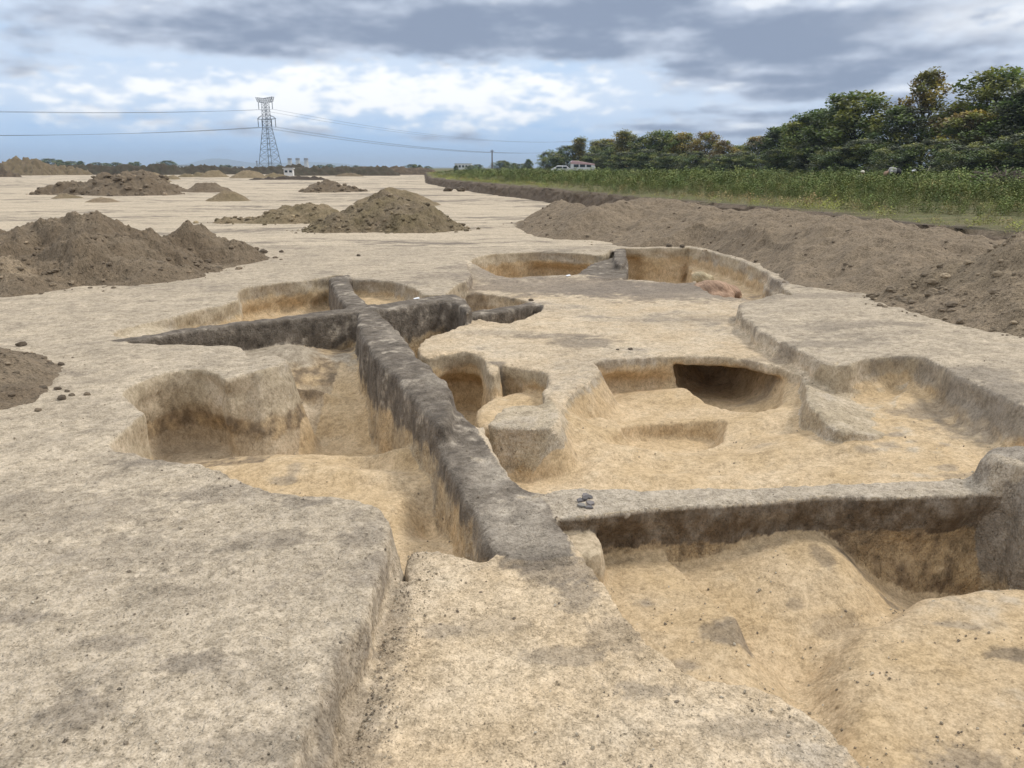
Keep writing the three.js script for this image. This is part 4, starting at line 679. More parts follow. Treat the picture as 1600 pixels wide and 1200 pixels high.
// unit tree 10 m high; shape(t) gives crown radius at relative height
function treeKind(seed, { tones, radius = 3, low = 0.12, open = 0, leaves = 2600, lean = 0, clumps = 46, bare = 0 }) {
  const r = rng(seed), H = 10, wood = [], P = [], K = [], V = THREE.Vector3;
  const topP = new V(lean, H * 0.8, lean * 0.4), at = (t) => new V(lean * t * t + 0.25 * Math.sin(t * 5 + seed), H * 0.8 * t, 0.2 * Math.sin(t * 4 + seed * 2));
  for (let k = 0; k < 6; k++) wood.push(limb(at(k / 6), at((k + 1) / 6), 0.2 * (1 - k / 7), 0.2 * (1 - (k + 1) / 7)));
  const cl = [];
  for (let k = 0; k < clumps; k++) {
    const t = low + (1 - low) * Math.pow((k + r()) / clumps, 0.9), a = k * 2.399 + r(), prof = Math.sqrt(Math.max(0.03, 1 - Math.pow((t - 0.48) / 0.55, 2))), rad = radius * prof * (0.3 + 0.75 * r());
    const c = new V(Math.cos(a) * rad + lean * t * t, H * t * (0.97), Math.sin(a) * rad), s = (0.75 + 0.65 * r()) * (1.1 - 0.35 * t) * (1 - 0.25 * open);
    cl.push([c, s, tones[Math.floor(r() * tones.length)], r()]);
    if (k % 2 === 0) { const b = at(clamp(t * 0.85 - 0.1, 0.05, 0.95)); wood.push(limb(b, c, 0.07, 0.02)); }
  }
  for (let k = 0; k < bare; k++) { const b = at(0.55 + 0.4 * r()), a = r() * 6.28; wood.push(limb(b, new V(b.x + Math.cos(a) * (1.2 + 1.3 * r()), b.y + 1 + 1.6 * r(), b.z + Math.sin(a)), 0.06, 0.012)); }
  const per = Math.floor(leaves / clumps);
  for (const [c, s, tone, q] of cl) for (let k = 0; k < per; k++) {
    let x, y, z, l; do { x = r() * 2 - 1; y = r() * 2 - 1; z = r() * 2 - 1; l = x * x + y * y + z * z; } while (l > 1); const sh = 0.55 + 0.45 * Math.sqrt(l);
    const px = c.x + x * s * 1.25 * sh, py = c.y + y * s * 0.8 * sh, pz = c.z + z * s * 1.25 * sh, a = r() * 6.28, el = (r() - 0.35) * 1.6, L = 0.2 + 0.24 * r(), w = L * 0.36;
    const dx = Math.cos(a) * Math.cos(el), dy = Math.sin(el), dz = Math.sin(a) * Math.cos(el), ux = -Math.sin(a), uz = Math.cos(a), tilt = (r() - 0.5) * 0.9, v = (0.7 + 0.6 * r()) * (0.85 + 0.3 * q);
    P.push(px, py, pz, px + dx * L * 0.5 + ux * w, py + dy * L * 0.5 + tilt * w, pz + dz * L * 0.5 + uz * w, px + dx * L, py + dy * L, pz + dz * L, px, py, pz, px + dx * L, py + dy * L, pz + dz * L, px + dx * L * 0.5 - ux * w, py + dy * L * 0.5 - tilt * w, pz + dz * L * 0.5 - uz * w);
    for (let m = 0; m < 6; m++) K.push(tone[0] * v, tone[1] * v, tone[2] * v);
  }
  return { wood: mergeGeometries(wood), crown: geom(P, null, { color: K }) };
}
const GREEN = [0.165, 0.22, 0.045], OLIVE = [0.255, 0.265, 0.055], DKGREEN = [0.105, 0.155, 0.04], YEL = [0.37, 0.29, 0.05], BRN = [0.24, 0.175, 0.06], LIME = [0.24, 0.225, 0.05], GREYG = [0.115, 0.13, 0.06];
const KIND = {
  acacia: treeKind(31, { tones: [GREEN, OLIVE, DKGREEN, GREEN, OLIVE], radius: 3.6, low: 0.06, leaves: 11890, clumps: 90 }),
  acacia2: treeKind(32, { tones: [GREEN, DKGREEN, GREYG, OLIVE], radius: 3.2, low: 0.05, leaves: 11890, clumps: 86, lean: 0.5 }),
  mixed: treeKind(33, { tones: [OLIVE, GREEN, YEL, OLIVE, BRN], radius: 3.2, low: 0.08, leaves: 10730, clumps: 80, lean: -0.4 }),
  yellow: treeKind(34, { tones: [YEL, OLIVE, LIME, BRN], radius: 2.3, low: 0.3, open: 0.7, leaves: 4350, clumps: 42, lean: 0.5, bare: 7 }),
  poplar: treeKind(35, { tones: [LIME, OLIVE, YEL, LIME], radius: 1.5, low: 0.1, leaves: 6090, clumps: 54 }),
  bush: treeKind(36, { tones: [DKGREEN, GREEN, OLIVE, GREYG], radius: 4.6, low: 0.02, leaves: 10730, clumps: 80 }),
  rust: treeKind(37, { tones: [BRN, OLIVE, BRN, YEL], radius: 3.3, low: 0.05, leaves: 10150, clumps: 76 }),
};
const built = {};
function tree(kind, px, topY, d, label, group, { wide = 1, base = FIELD, name = 'tree', turn = px * 0.37 } = {}) {
  const x = farX(px, d), h = farH(topY, d) - base, s = h / 10.3;
  const root = new THREE.Group(); part(KIND[kind].wood, barkMat, 'trunk', root); part(KIND[kind].crown, crownMat, 'crown', root);
  root.position.set(x, base - 0.05, -d); root.rotation.y = turn; const wd = wide * (kind === 'bush' ? 1.75 : kind === 'poplar' ? 1.25 : kind === 'yellow' ? 1.05 : 1.32); root.scale.set(s * wd, s, s * wd);
  return add(root, name, label, 'tree', group);
}
const WOOD = 'tree belt along the far side of the weedy field';
tree('acacia', 1325, 143, 92, 'broad dark green tree with feathery top beside the tall yellowing tree', WOOD, { wide: 1.12 });
tree('acacia2', 1262, 175, 98, 'smaller dark green tree sloping down from the broad feathery tree', WOOD, { wide: 1.05 });
tree('yellow', 1436, 106, 88, 'tall thin crowned tree with yellow leaves and bare twigs', WOOD, { wide: 1.0 });
tree('acacia2', 1395, 165, 86, 'dark green tree filling in below the tall yellowing tree', WOOD);
tree('acacia', 1540, 108, 84, 'tall dark green tree with open feathery crown right of the yellowing tree', WOOD, { wide: 0.95 });
tree('mixed', 1512, 172, 78, 'olive green round tree before the tall dark feathery tree', WOOD, { wide: 1.15 });
tree('acacia2', 1592, 135, 76, 'big dark green tree at the end of the belt in view', WOOD, { wide: 1.1 });
tree('acacia', 1650, 120, 74, 'big dark green tree past the end of the belt', WOOD);
tree('bush', 1460, 215, 74, 'dense green bush at the foot of the tall yellowing tree', WOOD, { name: 'bush' });
tree('bush', 1560, 212, 70, 'dense green bush at the foot of the big dark trees', WOOD, { name: 'bush' });
tree('bush', 1350, 215, 84, 'dense dark bush at the foot of the broad feathery tree', WOOD, { name: 'bush' });
tree('bush', 1262, 222, 94, 'dense dark bush under the smaller sloping tree', WOOD, { name: 'bush' });
tree('acacia2', 1215, 197, 106, 'low olive tree at the gap in the tree belt', WOOD, { wide: 1.1 });
tree('mixed', 1178, 212, 116, 'low dark tree with a yellow side at the gap in the belt', WOOD, { wide: 1.1 });
tree('rust', 1128, 218, 122, 'yellow and rust coloured tree beside the gap in the belt', WOOD, { wide: 0.9 });
tree('rust', 1100, 205, 132, 'dark rusty tree with lumpy crown', WOOD, { wide: 0.95 });
tree('mixed', 1068, 206, 140, 'brownish olive tree among the middle of the belt', WOOD);
tree('acacia', 1030, 203, 146, 'dark green round tree in the middle of the belt', WOOD, { wide: 1.1 });
tree('poplar', 972, 202, 158, 'slim upright lime yellow tree in the belt', WOOD, { wide: 1.1 });
tree('poplar', 985, 208, 160, 'second slim upright yellowish tree close by the first', WOOD, { wide: 1.0 });
tree('acacia2', 1000, 213, 150, 'dark green tree in front of the slim upright trees', WOOD);
tree('bush', 950, 222, 165, 'dense dark green bush with ragged top', WOOD, { name: 'bush', wide: 0.9 });
tree('poplar', 905, 213, 178, 'slim upright yellow tree near the thin end of the belt', WOOD, { wide: 1.2 });
tree('poplar', 930, 218, 172, 'slim upright olive tree near the thin end of the belt', WOOD, { wide: 1.2 });
tree('bush', 888, 226, 182, 'ragged green bush sloping down at the thin end of the belt', WOOD, { name: 'bush' });
tree('bush', 856, 236, 190, 'low dark bush closing the thin end of the belt', WOOD, { name: 'bush', wide: 0.8 });
tree('bush', 1010, 232, 140, 'low dense bush under the middle trees of the belt', WOOD, { name: 'bush' });
tree('bush', 1085, 235, 124, 'low dense bush under the rusty trees', WOOD, { name: 'bush' });
tree('bush', 1160, 235, 112, 'low dense bush under the gap in the belt', WOOD, { name: 'bush' });
for (const [k, px, top, d, l] of [['bush', 1408, 225, 76, 'rounded bush below the dark green tree by the yellowing one'], ['bush', 1510, 225, 68, 'rounded bush in front of the olive green round tree'], ['bush', 1605, 205, 66, 'tall dense bush below the big dark tree'], ['bush', 1305, 228, 86, 'wide bush before the broad feathery tree'], ['bush', 1215, 232, 98, 'wide dark bush below the low olive tree'], ['bush', 1125, 240, 114, 'dark bush below the yellow and rust coloured tree'], ['bush', 1045, 238, 130, 'dark bush below the brownish olive tree'], ['bush', 975, 236, 146, 'dark bush below the slim lime yellow tree'], ['bush', 925, 238, 158, 'dark bush behind the pink topped van'], ['acacia2', 1490, 160, 92, 'dark tree showing behind the olive green round tree'], ['acacia', 1290, 168, 104, 'dark tree showing behind the smaller sloping tree'], ['acacia', 1240, 190, 110, 'olive tree behind the low olive tree'], ['mixed', 1050, 210, 152, 'olive tree in the second row of the middle belt'], ['acacia', 1150, 226, 128, 'dark tree in the second row at the gap'], ['mixed', 945, 216, 176, 'olive tree behind the ragged dark bush'], ['bush', 1145, 238, 108, 'spreading bush at the edge of the gap in the belt'], ['acacia2', 1575, 150, 90, 'dark tree in the second row behind the big dark trees'], ['bush', 870, 240, 176, 'low bush left of the pink topped van']]) tree(k, px, top, d, l, WOOD, { name: k === 'bush' ? 'bush' : 'tree', wide: 1.1 });
tree('acacia2', 826, 248, 230, 'small dark round tree standing off the end of the belt', undefined, { wide: 0.9 });
const LINE = 'far scattered trees on the horizon';
{
  const r = rng(404);
  for (const [px, top, d] of [[78, 247, 520], [95, 249, 540], [104, 252, 500], [112, 251, 560], [128, 251, 520], [152, 253, 520], [166, 254, 560], [182, 253, 500], [205, 253, 520], [215, 252, 540], [262, 250, 480], [240, 255, 560], [300, 256, 640], [346, 257, 640], [356, 257, 620], [436, 257, 700], [500, 257, 600], [515, 256, 640], [535, 258, 600], [556, 258, 640], [580, 259, 640], [642, 256, 420], [648, 256, 430], [656, 257, 420], [668, 259, 400], [712, 258, 330], [746, 256, 340], [785, 250, 300], [792, 252, 310], [804, 254, 290], [815, 255, 280], [735, 258, 350]]) {
    const k = r() < 0.5 ? 'bush' : r() < 0.6 ? 'acacia' : 'acacia2';
    tree(k, px, top, d, 'small dark far tree on the flat horizon', LINE, { name: 'far_tree', base: 0, wide: k === 'bush' ? 1.3 : 1.0 });
  }
}

// ------------------------------------------------------------------ pylon, wires, far structures
const steel = new THREE.MeshStandardMaterial({ color: new THREE.Color().setRGB(0.17, 0.19, 0.22), roughness: 0.6, metalness: 0.4 });
const bar = (a, b, w) => { const d = new THREE.Vector3().subVectors(b, a), l = d.length(), g = new THREE.BoxGeometry(w, l, w); g.translate(0, l / 2, 0); g.applyQuaternion(new THREE.Quaternion().setFromUnitVectors(new THREE.Vector3(0, 1, 0), d.normalize())); g.translate(a.x, a.y, a.z); return g; };
const V3 = (x, y, z) => new THREE.Vector3(x, y, z);
const LINEDIR = Math.atan2(410, 259);                               // the line runs past the site from left to right, going away
function pylon(x, z, label) {
  const root = new THREE.Group(); root.position.set(x, 0, z); root.rotation.y = -0.35; root.scale.setScalar(0.94);
  const wAt = (y) => y < 26 ? mix(5.0, 1.75, y / 26) : mix(1.75, 1.45, (y - 26) / 15);
  const levels = [0, 4.5, 8.6, 12.3, 15.6, 18.6, 21.3, 23.8, 26, 28, 30, 32, 34, 36, 38];
  const cs = [[1, 1], [1, -1], [-1, -1], [-1, 1]], pt = (c, y) => V3(c[0] * wAt(y), y, c[1] * wAt(y));
  for (const c of cs) part(mergeGeometries([bar(pt(c, 0), pt(c, 26), 0.26), bar(pt(c, 26), pt(c, 38), 0.2)]), steel, 'leg', root);
  const lat = [];
  for (let k = 0; k + 1 < levels.length; k++) for (let f = 0; f < 4; f++) { const a = cs[f], b = cs[(f + 1) % 4]; lat.push(bar(pt(a, levels[k]), pt(b, levels[k + 1]), 0.09), bar(pt(b, levels[k]), pt(a, levels[k + 1]), 0.09)); if (k) lat.push(bar(pt(a, levels[k]), pt(b, levels[k]), 0.11)); }
  part(mergeGeometries(lat), steel, 'lattice', root, 'stuff');
  const top = [], low = [];
  for (const s of [-1, 1]) for (const q of [-1, 1]) { const w = 1.45 * q; top.push(bar(V3(0, 40.8, w), V3(s * 5.9, 41.6, w * 0.5), 0.2), bar(V3(0, 38, w), V3(s * 4.2, 39, w * 0.6), 0.2), bar(V3(s * 4.2, 39, w * 0.6), V3(s * 5.9, 41.6, w * 0.5), 0.2)); for (let k = 0; k < 4; k++) top.push(bar(V3(s * (k * 1.4), 41 + k * 0.15, w * 0.8), V3(s * (k * 1.3 + 0.7), 38.3 + k * 0.2, w * 0.8), 0.13), bar(V3(s * (k * 1.3 + 0.7), 38.3 + k * 0.2, w * 0.8), V3(s * ((k + 1) * 1.4), 41.1 + k * 0.15, w * 0.8), 0.13)); low.push(bar(V3(-1.7, 29.3, w), V3(1.7, 29.3, w), 0.2), bar(V3(s * 1.6, 29.3, w), V3(s * 6.3, 29.5, w * 0.2), 0.24), bar(V3(s * 1.5, 31.6, w), V3(s * 5.0, 30.6, w * 0.3), 0.18), bar(V3(s * 5.0, 30.6, w * 0.3), V3(s * 6.3, 29.5, w * 0.2), 0.18)); }
  part(mergeGeometries(top), steel, 'top_arm', root); part(mergeGeometries(low), steel, 'lower_arm', root);
  for (const [ix, iy] of [[-4.8, 39.2], [4.8, 39.2], [-6.1, 29.4], [-3.4, 29.3], [3.4, 29.3], [6.1, 29.4]]) { const g = new THREE.CylinderGeometry(0.2, 0.2, 4.3, 6); g.translate(ix, iy - 2.15, 0); part(g, steel, 'insulator', root); }
  return add(root, 'power_pylon', label, 'pylon', 'pylons of the power line');
}
const PA = [-136, -450], PB = [113, -860], PC = [-385, -40];
pylon(PA[0], PA[1], 'tall grey lattice power pylon on the plain, its whole frame in view');
pylon(PB[0], PB[1], 'far power pylon with only its top arm showing above the trees');
{
  const wireMat = new THREE.MeshStandardMaterial({ color: new THREE.Color().setRGB(0.2, 0.22, 0.25), roughness: 0.7 });
  const ca = Math.cos(0.35), sa = Math.sin(0.35);
  const offs = [[-4.8, 34.8], [4.8, 34.8], [-6.1, 25], [-3.4, 25], [3.4, 25], [6.1, 25]];
  for (const [span, P, Q, sag] of [['left', PC, PA, 11], ['right', PA, PB, 10]]) for (const [ox, oy] of offs) {
    const pts = []; for (let k = 0; k <= 24; k++) { const t = k / 24; pts.push(V3(mix(P[0], Q[0], t) + ox * ca, oy * 0.94 - 4 * sag * t * (1 - t), mix(P[1], Q[1], t) + ox * sa)); }
    const g = new THREE.TubeGeometry(new THREE.CatmullRomCurve3(pts), 60, 0.06, 4);
    add(mesh(g, wireMat), 'power_cable', oy > 30 ? (span === 'left' ? 'upper power cable hanging beside the pylon over the open plain' : 'upper power cable running from the pylon towards the trees') : (span === 'left' ? 'lower power cable hanging beside the pylon over the open plain' : 'lower power cable running from the pylon towards the trees'), 'cable', `${oy > 30 ? 'upper' : 'lower'} cables on the ${span === 'left' ? 'open' : 'wooded'} side of the pylon`);
  }
}
// three tall concrete towers far off
{
  const conc = new THREE.MeshStandardMaterial({ color: new THREE.Color().setRGB(0.62, 0.60, 0.57), roughness: 0.9 }), cap = new THREE.MeshStandardMaterial({ color: new THREE.Color().setRGB(0.30, 0.28, 0.27), roughness: 0.9 });
  const d = 1500;
  for (const px of [453.5, 466, 479]) {
    const root = new THREE.Group(); root.position.set(farX(px, d), 0, -d);
    const prof = []; for (let k = 0; k <= 12; k++) { const t = k / 12; prof.push(new THREE.Vector2(mix(5.2, 3.9, sstep(0, 0.75, t)), t * 15)); }
    part(new THREE.LatheGeometry(prof, 24), conc, 'shell', root);
    const g = new THREE.CylinderGeometry(3.95, 3.95, 4.2, 24); g.translate(0, 17.0, 0); part(g, cap, 'cap', root);
    const g2 = new THREE.CylinderGeometry(4.2, 4.2, 0.7, 24); g2.translate(0, 15, 0); part(g2, conc, 'ring', root);
    add(root, 'concrete_tower', 'pale concrete tower with darker cap, one of three on the horizon', 'tower', 'three pale towers beyond the pylon');
  }
}
function poleThing(px, top, d, label) { const x = farX(px, d), h = farH(top, d), root = new THREE.Group(); root.position.set(x, 0, -d); const w = new THREE.MeshStandardMaterial({ color: new THREE.Color().setRGB(0.14, 0.11, 0.09), roughness: 0.9 }); const g = new THREE.CylinderGeometry(0.17, 0.24, h, 8); g.translate(0, h / 2, 0); part(g, w, 'post', root); const c = new THREE.BoxGeometry(1.2, 0.14, 0.14); c.translate(0, h - 0.5, 0); part(c, w, 'cross_arm', root); for (const s of [-0.5, 0.5]) { const q = new THREE.CylinderGeometry(0.05, 0.05, 0.25, 6); q.translate(s, h - 0.32, 0); part(q, w, 'insulator', root); } add(root, 'utility_pole', label, 'pole'); }
poleThing(769, 234, 260, 'lone wooden utility pole beyond the weedy field');
poleThing(402, 251, 420, 'short thin far pole left of the pylon foot');
// white buildings far off
const whiteWall = new THREE.MeshStandardMaterial({ color: new THREE.Color().setRGB(0.74, 0.74, 0.73), roughness: 0.8 }), darkWin = new THREE.MeshStandardMaterial({ color: new THREE.Color().setRGB(0.04, 0.05, 0.06), roughness: 0.25 }), roofM = new THREE.MeshStandardMaterial({ color: new THREE.Color().setRGB(0.5, 0.5, 0.5), roughness: 0.7 });
function shed(p1, p2, top, d, label, wins, category = 'building', name = 'white_building') {
  const x1 = farX(p1, d), x2 = farX(p2, d), h = Math.max(1.3, farH(top, d)), w = x2 - x1, root = new THREE.Group(); root.position.set((x1 + x2) / 2, 0, -d);
  const g = new THREE.BoxGeometry(w, h, w * 0.5); g.translate(0, h / 2, 0); part(g, whiteWall, 'wall', root);
  const rg = new THREE.BoxGeometry(w + 0.4, 0.25, w * 0.5 + 0.4); rg.translate(0, h + 0.127, 0); part(rg, roofM, 'roof', root);
  for (let k = 0; k < wins; k++) { const q = new THREE.BoxGeometry(w / wins * 0.6, h * 0.3, 0.1); q.translate(-w / 2 + (k + 0.5) * w / wins, h * 0.66, w * 0.25 + 0.04); part(q, darkWin, 'window', root); }
  return add(root, name, label, category);
}
shed(711, 737, 256, 420, 'long white flat roofed building behind the weedy field', 5);
shed(278, 300, 258.5, 700, 'low white far building among the horizon trees', 4);
shed(356, 380, 260, 760, 'small white far building before the blue hills', 3);
shed(444, 458, 264, 172, 'white site cabin standing by the dark topsoil bank', 2, 'cabin', 'site_cabin');
// blue hills
{
  const P = [], I = []; const n = 260, d = 9000;
  for (let k = 0; k <= n; k++) { const px = -300 + k * 5.2, x = farX(px, d); const prof = 12 * Math.exp(-Math.pow((px - 345) / 46, 2)) + 7 * Math.exp(-Math.pow((px - 505) / 60, 2)) + 5 * Math.exp(-Math.pow((px - 430) / 50, 2)) + 3 * Math.exp(-Math.pow((px - 250) / 90, 2)) + 2.2 * Math.max(0, fbm(px * 0.02, 1, 2, 4)) + 1; const h = prof / FOCAL * d * CP * CP; P.push(x, -5, -d + 300, x, h * 0.6, -d + 120, x, h, -d, x, -5, -d - 500); if (k) { const o = k * 4; for (let m = 0; m < 3; m++) I.push(o - 4 + m, o + m, o + m + 1, o - 4 + m, o + m + 1, o - 3 + m); } }
  structure(mesh(geom(P, I), new THREE.MeshStandardMaterial({ color: new THREE.Color().setRGB(0.09, 0.12, 0.09), roughness: 1, side: THREE.DoubleSide })), 'hills', 'low blue hills far behind the plain');
}
scene.fog = new THREE.FogExp2(new THREE.Color(0.62, 0.76, 0.95), 0.0002);

// ------------------------------------------------------------------ small things
function surfY(x, z) { column(x, z); let y = 0.3, a = density(y); for (let k = 0; k < 200 && y > -1.3; k++) { const n = y - 0.02, b = density(n); if (b < 0) { y = n + 0.02 * (-b) / (a - b + 1e-9); break; } y = n; a = b; } return y + 0; }
// a closed surface from a distance field on an even grid
function blob(f, b, res) {
  const nx = Math.ceil((b[3] - b[0]) / res), ny = Math.ceil((b[4] - b[1]) / res), nz = Math.ceil((b[5] - b[2]) / res), F = new Float32Array((nx + 1) * (ny + 1) * (nz + 1)), id = (i, j, k) => (k * (ny + 1) + j) * (nx + 1) + i;
  for (let k = 0; k <= nz; k++) for (let j = 0; j <= ny; j++) for (let i = 0; i <= nx; i++) F[id(i, j, k)] = f(b[0] + i * res, b[1] + j * res, b[2] + k * res);
  const V = new Int32Array(F.length).fill(-1), P = [], I = [];
  for (let k = 0; k < nz; k++) for (let j = 0; j < ny; j++) for (let i = 0; i < nx; i++) {
    let sx = 0, sy = 0, sz = 0, n = 0; const c = (a) => F[id(i + (a & 1), j + ((a >> 1) & 1), k + (a >> 2))];
    for (let a = 0; a < 8; a++) for (const m of [1, 2, 4]) if (!(a & m)) { const q = a | m, u = c(a), v = c(q); if ((u < 0) === (v < 0)) continue; const t = u / (u - v); sx += (a & 1) + (m === 1 ? t : 0); sy += ((a >> 1) & 1) + (m === 2 ? t : 0); sz += (a >> 2) + (m === 4 ? t : 0); n++; }
    if (n) { V[id(i, j, k)] = P.length / 3; P.push(b[0] + (i + sx / n) * res, b[1] + (j + sy / n) * res, b[2] + (k + sz / n) * res); }
  }
  const quad = (p, q, r, s, fl) => { if (p < 0 || q < 0 || r < 0 || s < 0) return; fl ? I.push(p, q, r, p, r, s) : I.push(p, r, q, p, s, r); };
  for (let k = 1; k < nz; k++) for (let j = 1; j < ny; j++) for (let i = 1; i < nx; i++) { const s = F[id(i, j, k)] < 0; if (s !== (F[id(i + 1, j, k)] < 0)) quad(V[id(i, j - 1, k - 1)], V[id(i, j, k - 1)], V[id(i, j, k)], V[id(i, j - 1, k)], s); if (s !== (F[id(i, j + 1, k)] < 0)) quad(V[id(i - 1, j, k - 1)], V[id(i - 1, j, k)], V[id(i, j, k)], V[id(i, j, k - 1)], s); if (s !== (F[id(i, j, k + 1)] < 0)) quad(V[id(i - 1, j - 1, k)], V[id(i, j - 1, k)], V[id(i, j, k)], V[id(i - 1, j, k)], s); }
  return { P, I };
}
// burnt clay lumps in the far pit
{
  const lumps = [[[1112, 455, -0.3], 'lumpy pinkish burnt clay mound beside the wall below the spoil bank', [0.40, 0.27, 0.19], [[0, 0.08, 0, 0.34, 0.2, 0.26], [0.22, 0.02, -0.1, 0.3, 0.17, 0.25], [-0.2, 0.0, 0.12, 0.22, 0.15, 0.2], [0.05, -0.02, 0.22, 0.28, 0.14, 0.16]], 'clay_mound'], [[1094, 437, -0.35], 'pale squared earth block behind the pinkish clay mound', [0.50, 0.42, 0.28], [[0, 0.1, 0, 0.26, 0.22, 0.22], [0.2, 0.06, 0.05, 0.22, 0.17, 0.2]], 'earth_block']];
  for (const [p, label, c, el, name] of lumps) {
    const o = place(...p), y0 = surfY(o[0], o[2]);
    const f = (x, y, z) => { let d = 9; for (const [a, b, e, rx, ry, rz] of el) d = smin(d, (Math.hypot((x - a) / rx, (y - b) / ry, (z - e) / rz) - 1) * Math.min(rx, ry, rz), 0.05); return d + 0.035 * noise3(x * 6, y * 6, z * 6 + rx0(label)) + 0.015 * noise3(x * 17, y * 17, z * 17); };
    const { P, I } = blob(f, [-0.65, -0.3, -0.55, 0.75, 0.5, 0.55], 0.03), K = [], U = [];
    for (let i = 0; i < P.length; i += 3) { const n = fbm(P[i] * 4, P[i + 1] * 4, P[i + 2] * 4, 3), v = TEXGAIN * (1 + 0.3 * n); K.push(c[0] * v, c[1] * v, c[2] * v); U.push((P[i] + P[i + 1]) / SOIL_M, (P[i + 2] + P[i + 1]) / SOIL_M); }
    const m = mesh(geom(P, I, { color: K, uv: U }), soilMat); m.position.set(o[0], y0 + 0.03, o[2]); m.scale.setScalar(name === 'earth_block' ? 0.62 : 1); add(m, name, label, 'earth block');
  }
  function rx0(s) { return s.length; }
}
// potsherds on the cross baulk
{
  const r = rng(61), mats = [[0.15, 0.138, 0.135], [0.2, 0.18, 0.172], [0.11, 0.1, 0.098], [0.22, 0.205, 0.185]].map((c) => new THREE.MeshStandardMaterial({ color: new THREE.Color().setRGB(...c), roughness: 0.85 }));
  const spots = [[908, 782, 0.026, 0.4], [915, 774, 0.022, 0.2], [921, 777, 0.023, -0.3], [909, 790, 0.027, 0.1], [920, 793, 0.024, -0.2], [923, 786, 0.03, 0.5], [915, 781, 0.021, 0.9]];
  spots.forEach(([px, py, s, a], k) => {
    const p = place(px, py, LANE + 0.015), sh = new THREE.Shape(), n = 6 + (k % 2); for (let i = 0; i < n; i++) { const t = i / n * 6.283, q = 0.8 * s * (0.72 + 0.45 * r()); i ? sh.lineTo(Math.cos(t) * q * 1.2, Math.sin(t) * q) : sh.moveTo(q * 1.2, 0); }
    const g = new THREE.ExtrudeGeometry(sh, { depth: 0.007, bevelEnabled: true, bevelSize: 0.0015, bevelThickness: 0.0015, bevelSegments: 1 }); g.rotateX(-Math.PI / 2); const q = g.attributes.position; for (let i = 0; i < q.count; i++) q.setY(i, q.getY(i) + 9 * q.getX(i) * q.getX(i) * -1); g.computeVertexNormals();
    const m = mesh(g, mats[k % 4]); m.position.set(p[0], surfY(p[0], p[2]) + 0.009 + (k === 6 ? 0.008 : 0), p[2]); m.rotation.set(0.25 * (r() - 0.3), a * 2, 0.3 * (r() - 0.5));
    add(m, 'potsherd', 'dark grey potsherd in the small cluster on the pale cross baulk', 'potsherd', 'cluster of potsherds on the cross baulk');
  });
}
// white paper tags
{
  const paper = new THREE.MeshStandardMaterial({ color: new THREE.Color().setRGB(0.78, 0.8, 0.82), roughness: 0.7 });
  for (const [px, py, Y, l] of [[651, 466.5, 0.0, 'small white paper tag lying on the rounded dark baulk'], [888, 434, -0.15, 'small white paper tag on the grey ground before the far pit']]) { const p = place(px, py, Y), g = new THREE.BoxGeometry(0.075, 0.006, 0.055); const q = g.attributes.position; const m = mesh(g, paper); m.position.set(p[0], surfY(p[0], p[2]) + 0.02, p[2]); m.rotation.set(0.2, 0.4, 0.06); add(m, 'paper_tag', l, 'tag', 'white paper tags'); }
}
// loose clods lying on the swept ground, each a thing
{
  const r = rng(88), list = [[985, 546, LANE, 0.03, 'dark stone like clod on the pale lane beside a flat dark clod'], [965, 547, LANE, 0.02, 'flat dark clod on the pale lane beside a bigger one'], [33, 537, 0, 0.05], [78, 569, 0, 0.045], [95, 568, 0, 0.035], [97, 623, 0, 0.04], [67, 606, 0, 0.035], [90, 606, 0, 0.028], [45, 555, 0, 0.04], [1045, 386, 0, 0.08], [1066, 386.5, 0, 0.07], [412, 396, 0, 0.1], [700, 299, 0, 0.35], [720, 299, 0, 0.4], [440, 395, 0, 0.06], [560, 400, 0, 0.05], [830, 470, LANE, 0.04]];
  const mat = new THREE.MeshStandardMaterial({ color: new THREE.Color().setRGB(0.11, 0.085, 0.06), roughness: 1 });
  for (const [px, py, Y, s, l] of list) { const p = place(px, py, Y), g = new THREE.BufferGeometry(); g.setAttribute('position', new THREE.BufferAttribute(clodGeo[Math.floor(r() * 4)].slice(), 3)); g.computeVertexNormals(); const m = mesh(g, mat); m.scale.setScalar(s * 0.8); m.rotation.y = r() * 6; m.position.set(p[0], (p[2] > -17 ? surfY(p[0], p[2]) : G0(p[0], p[2])) + s * 0.3, p[2]); add(m, 'earth_clod', l || 'small dark clod lying loose on the open pale ground', 'clod', 'loose clods on the ground'); }
}
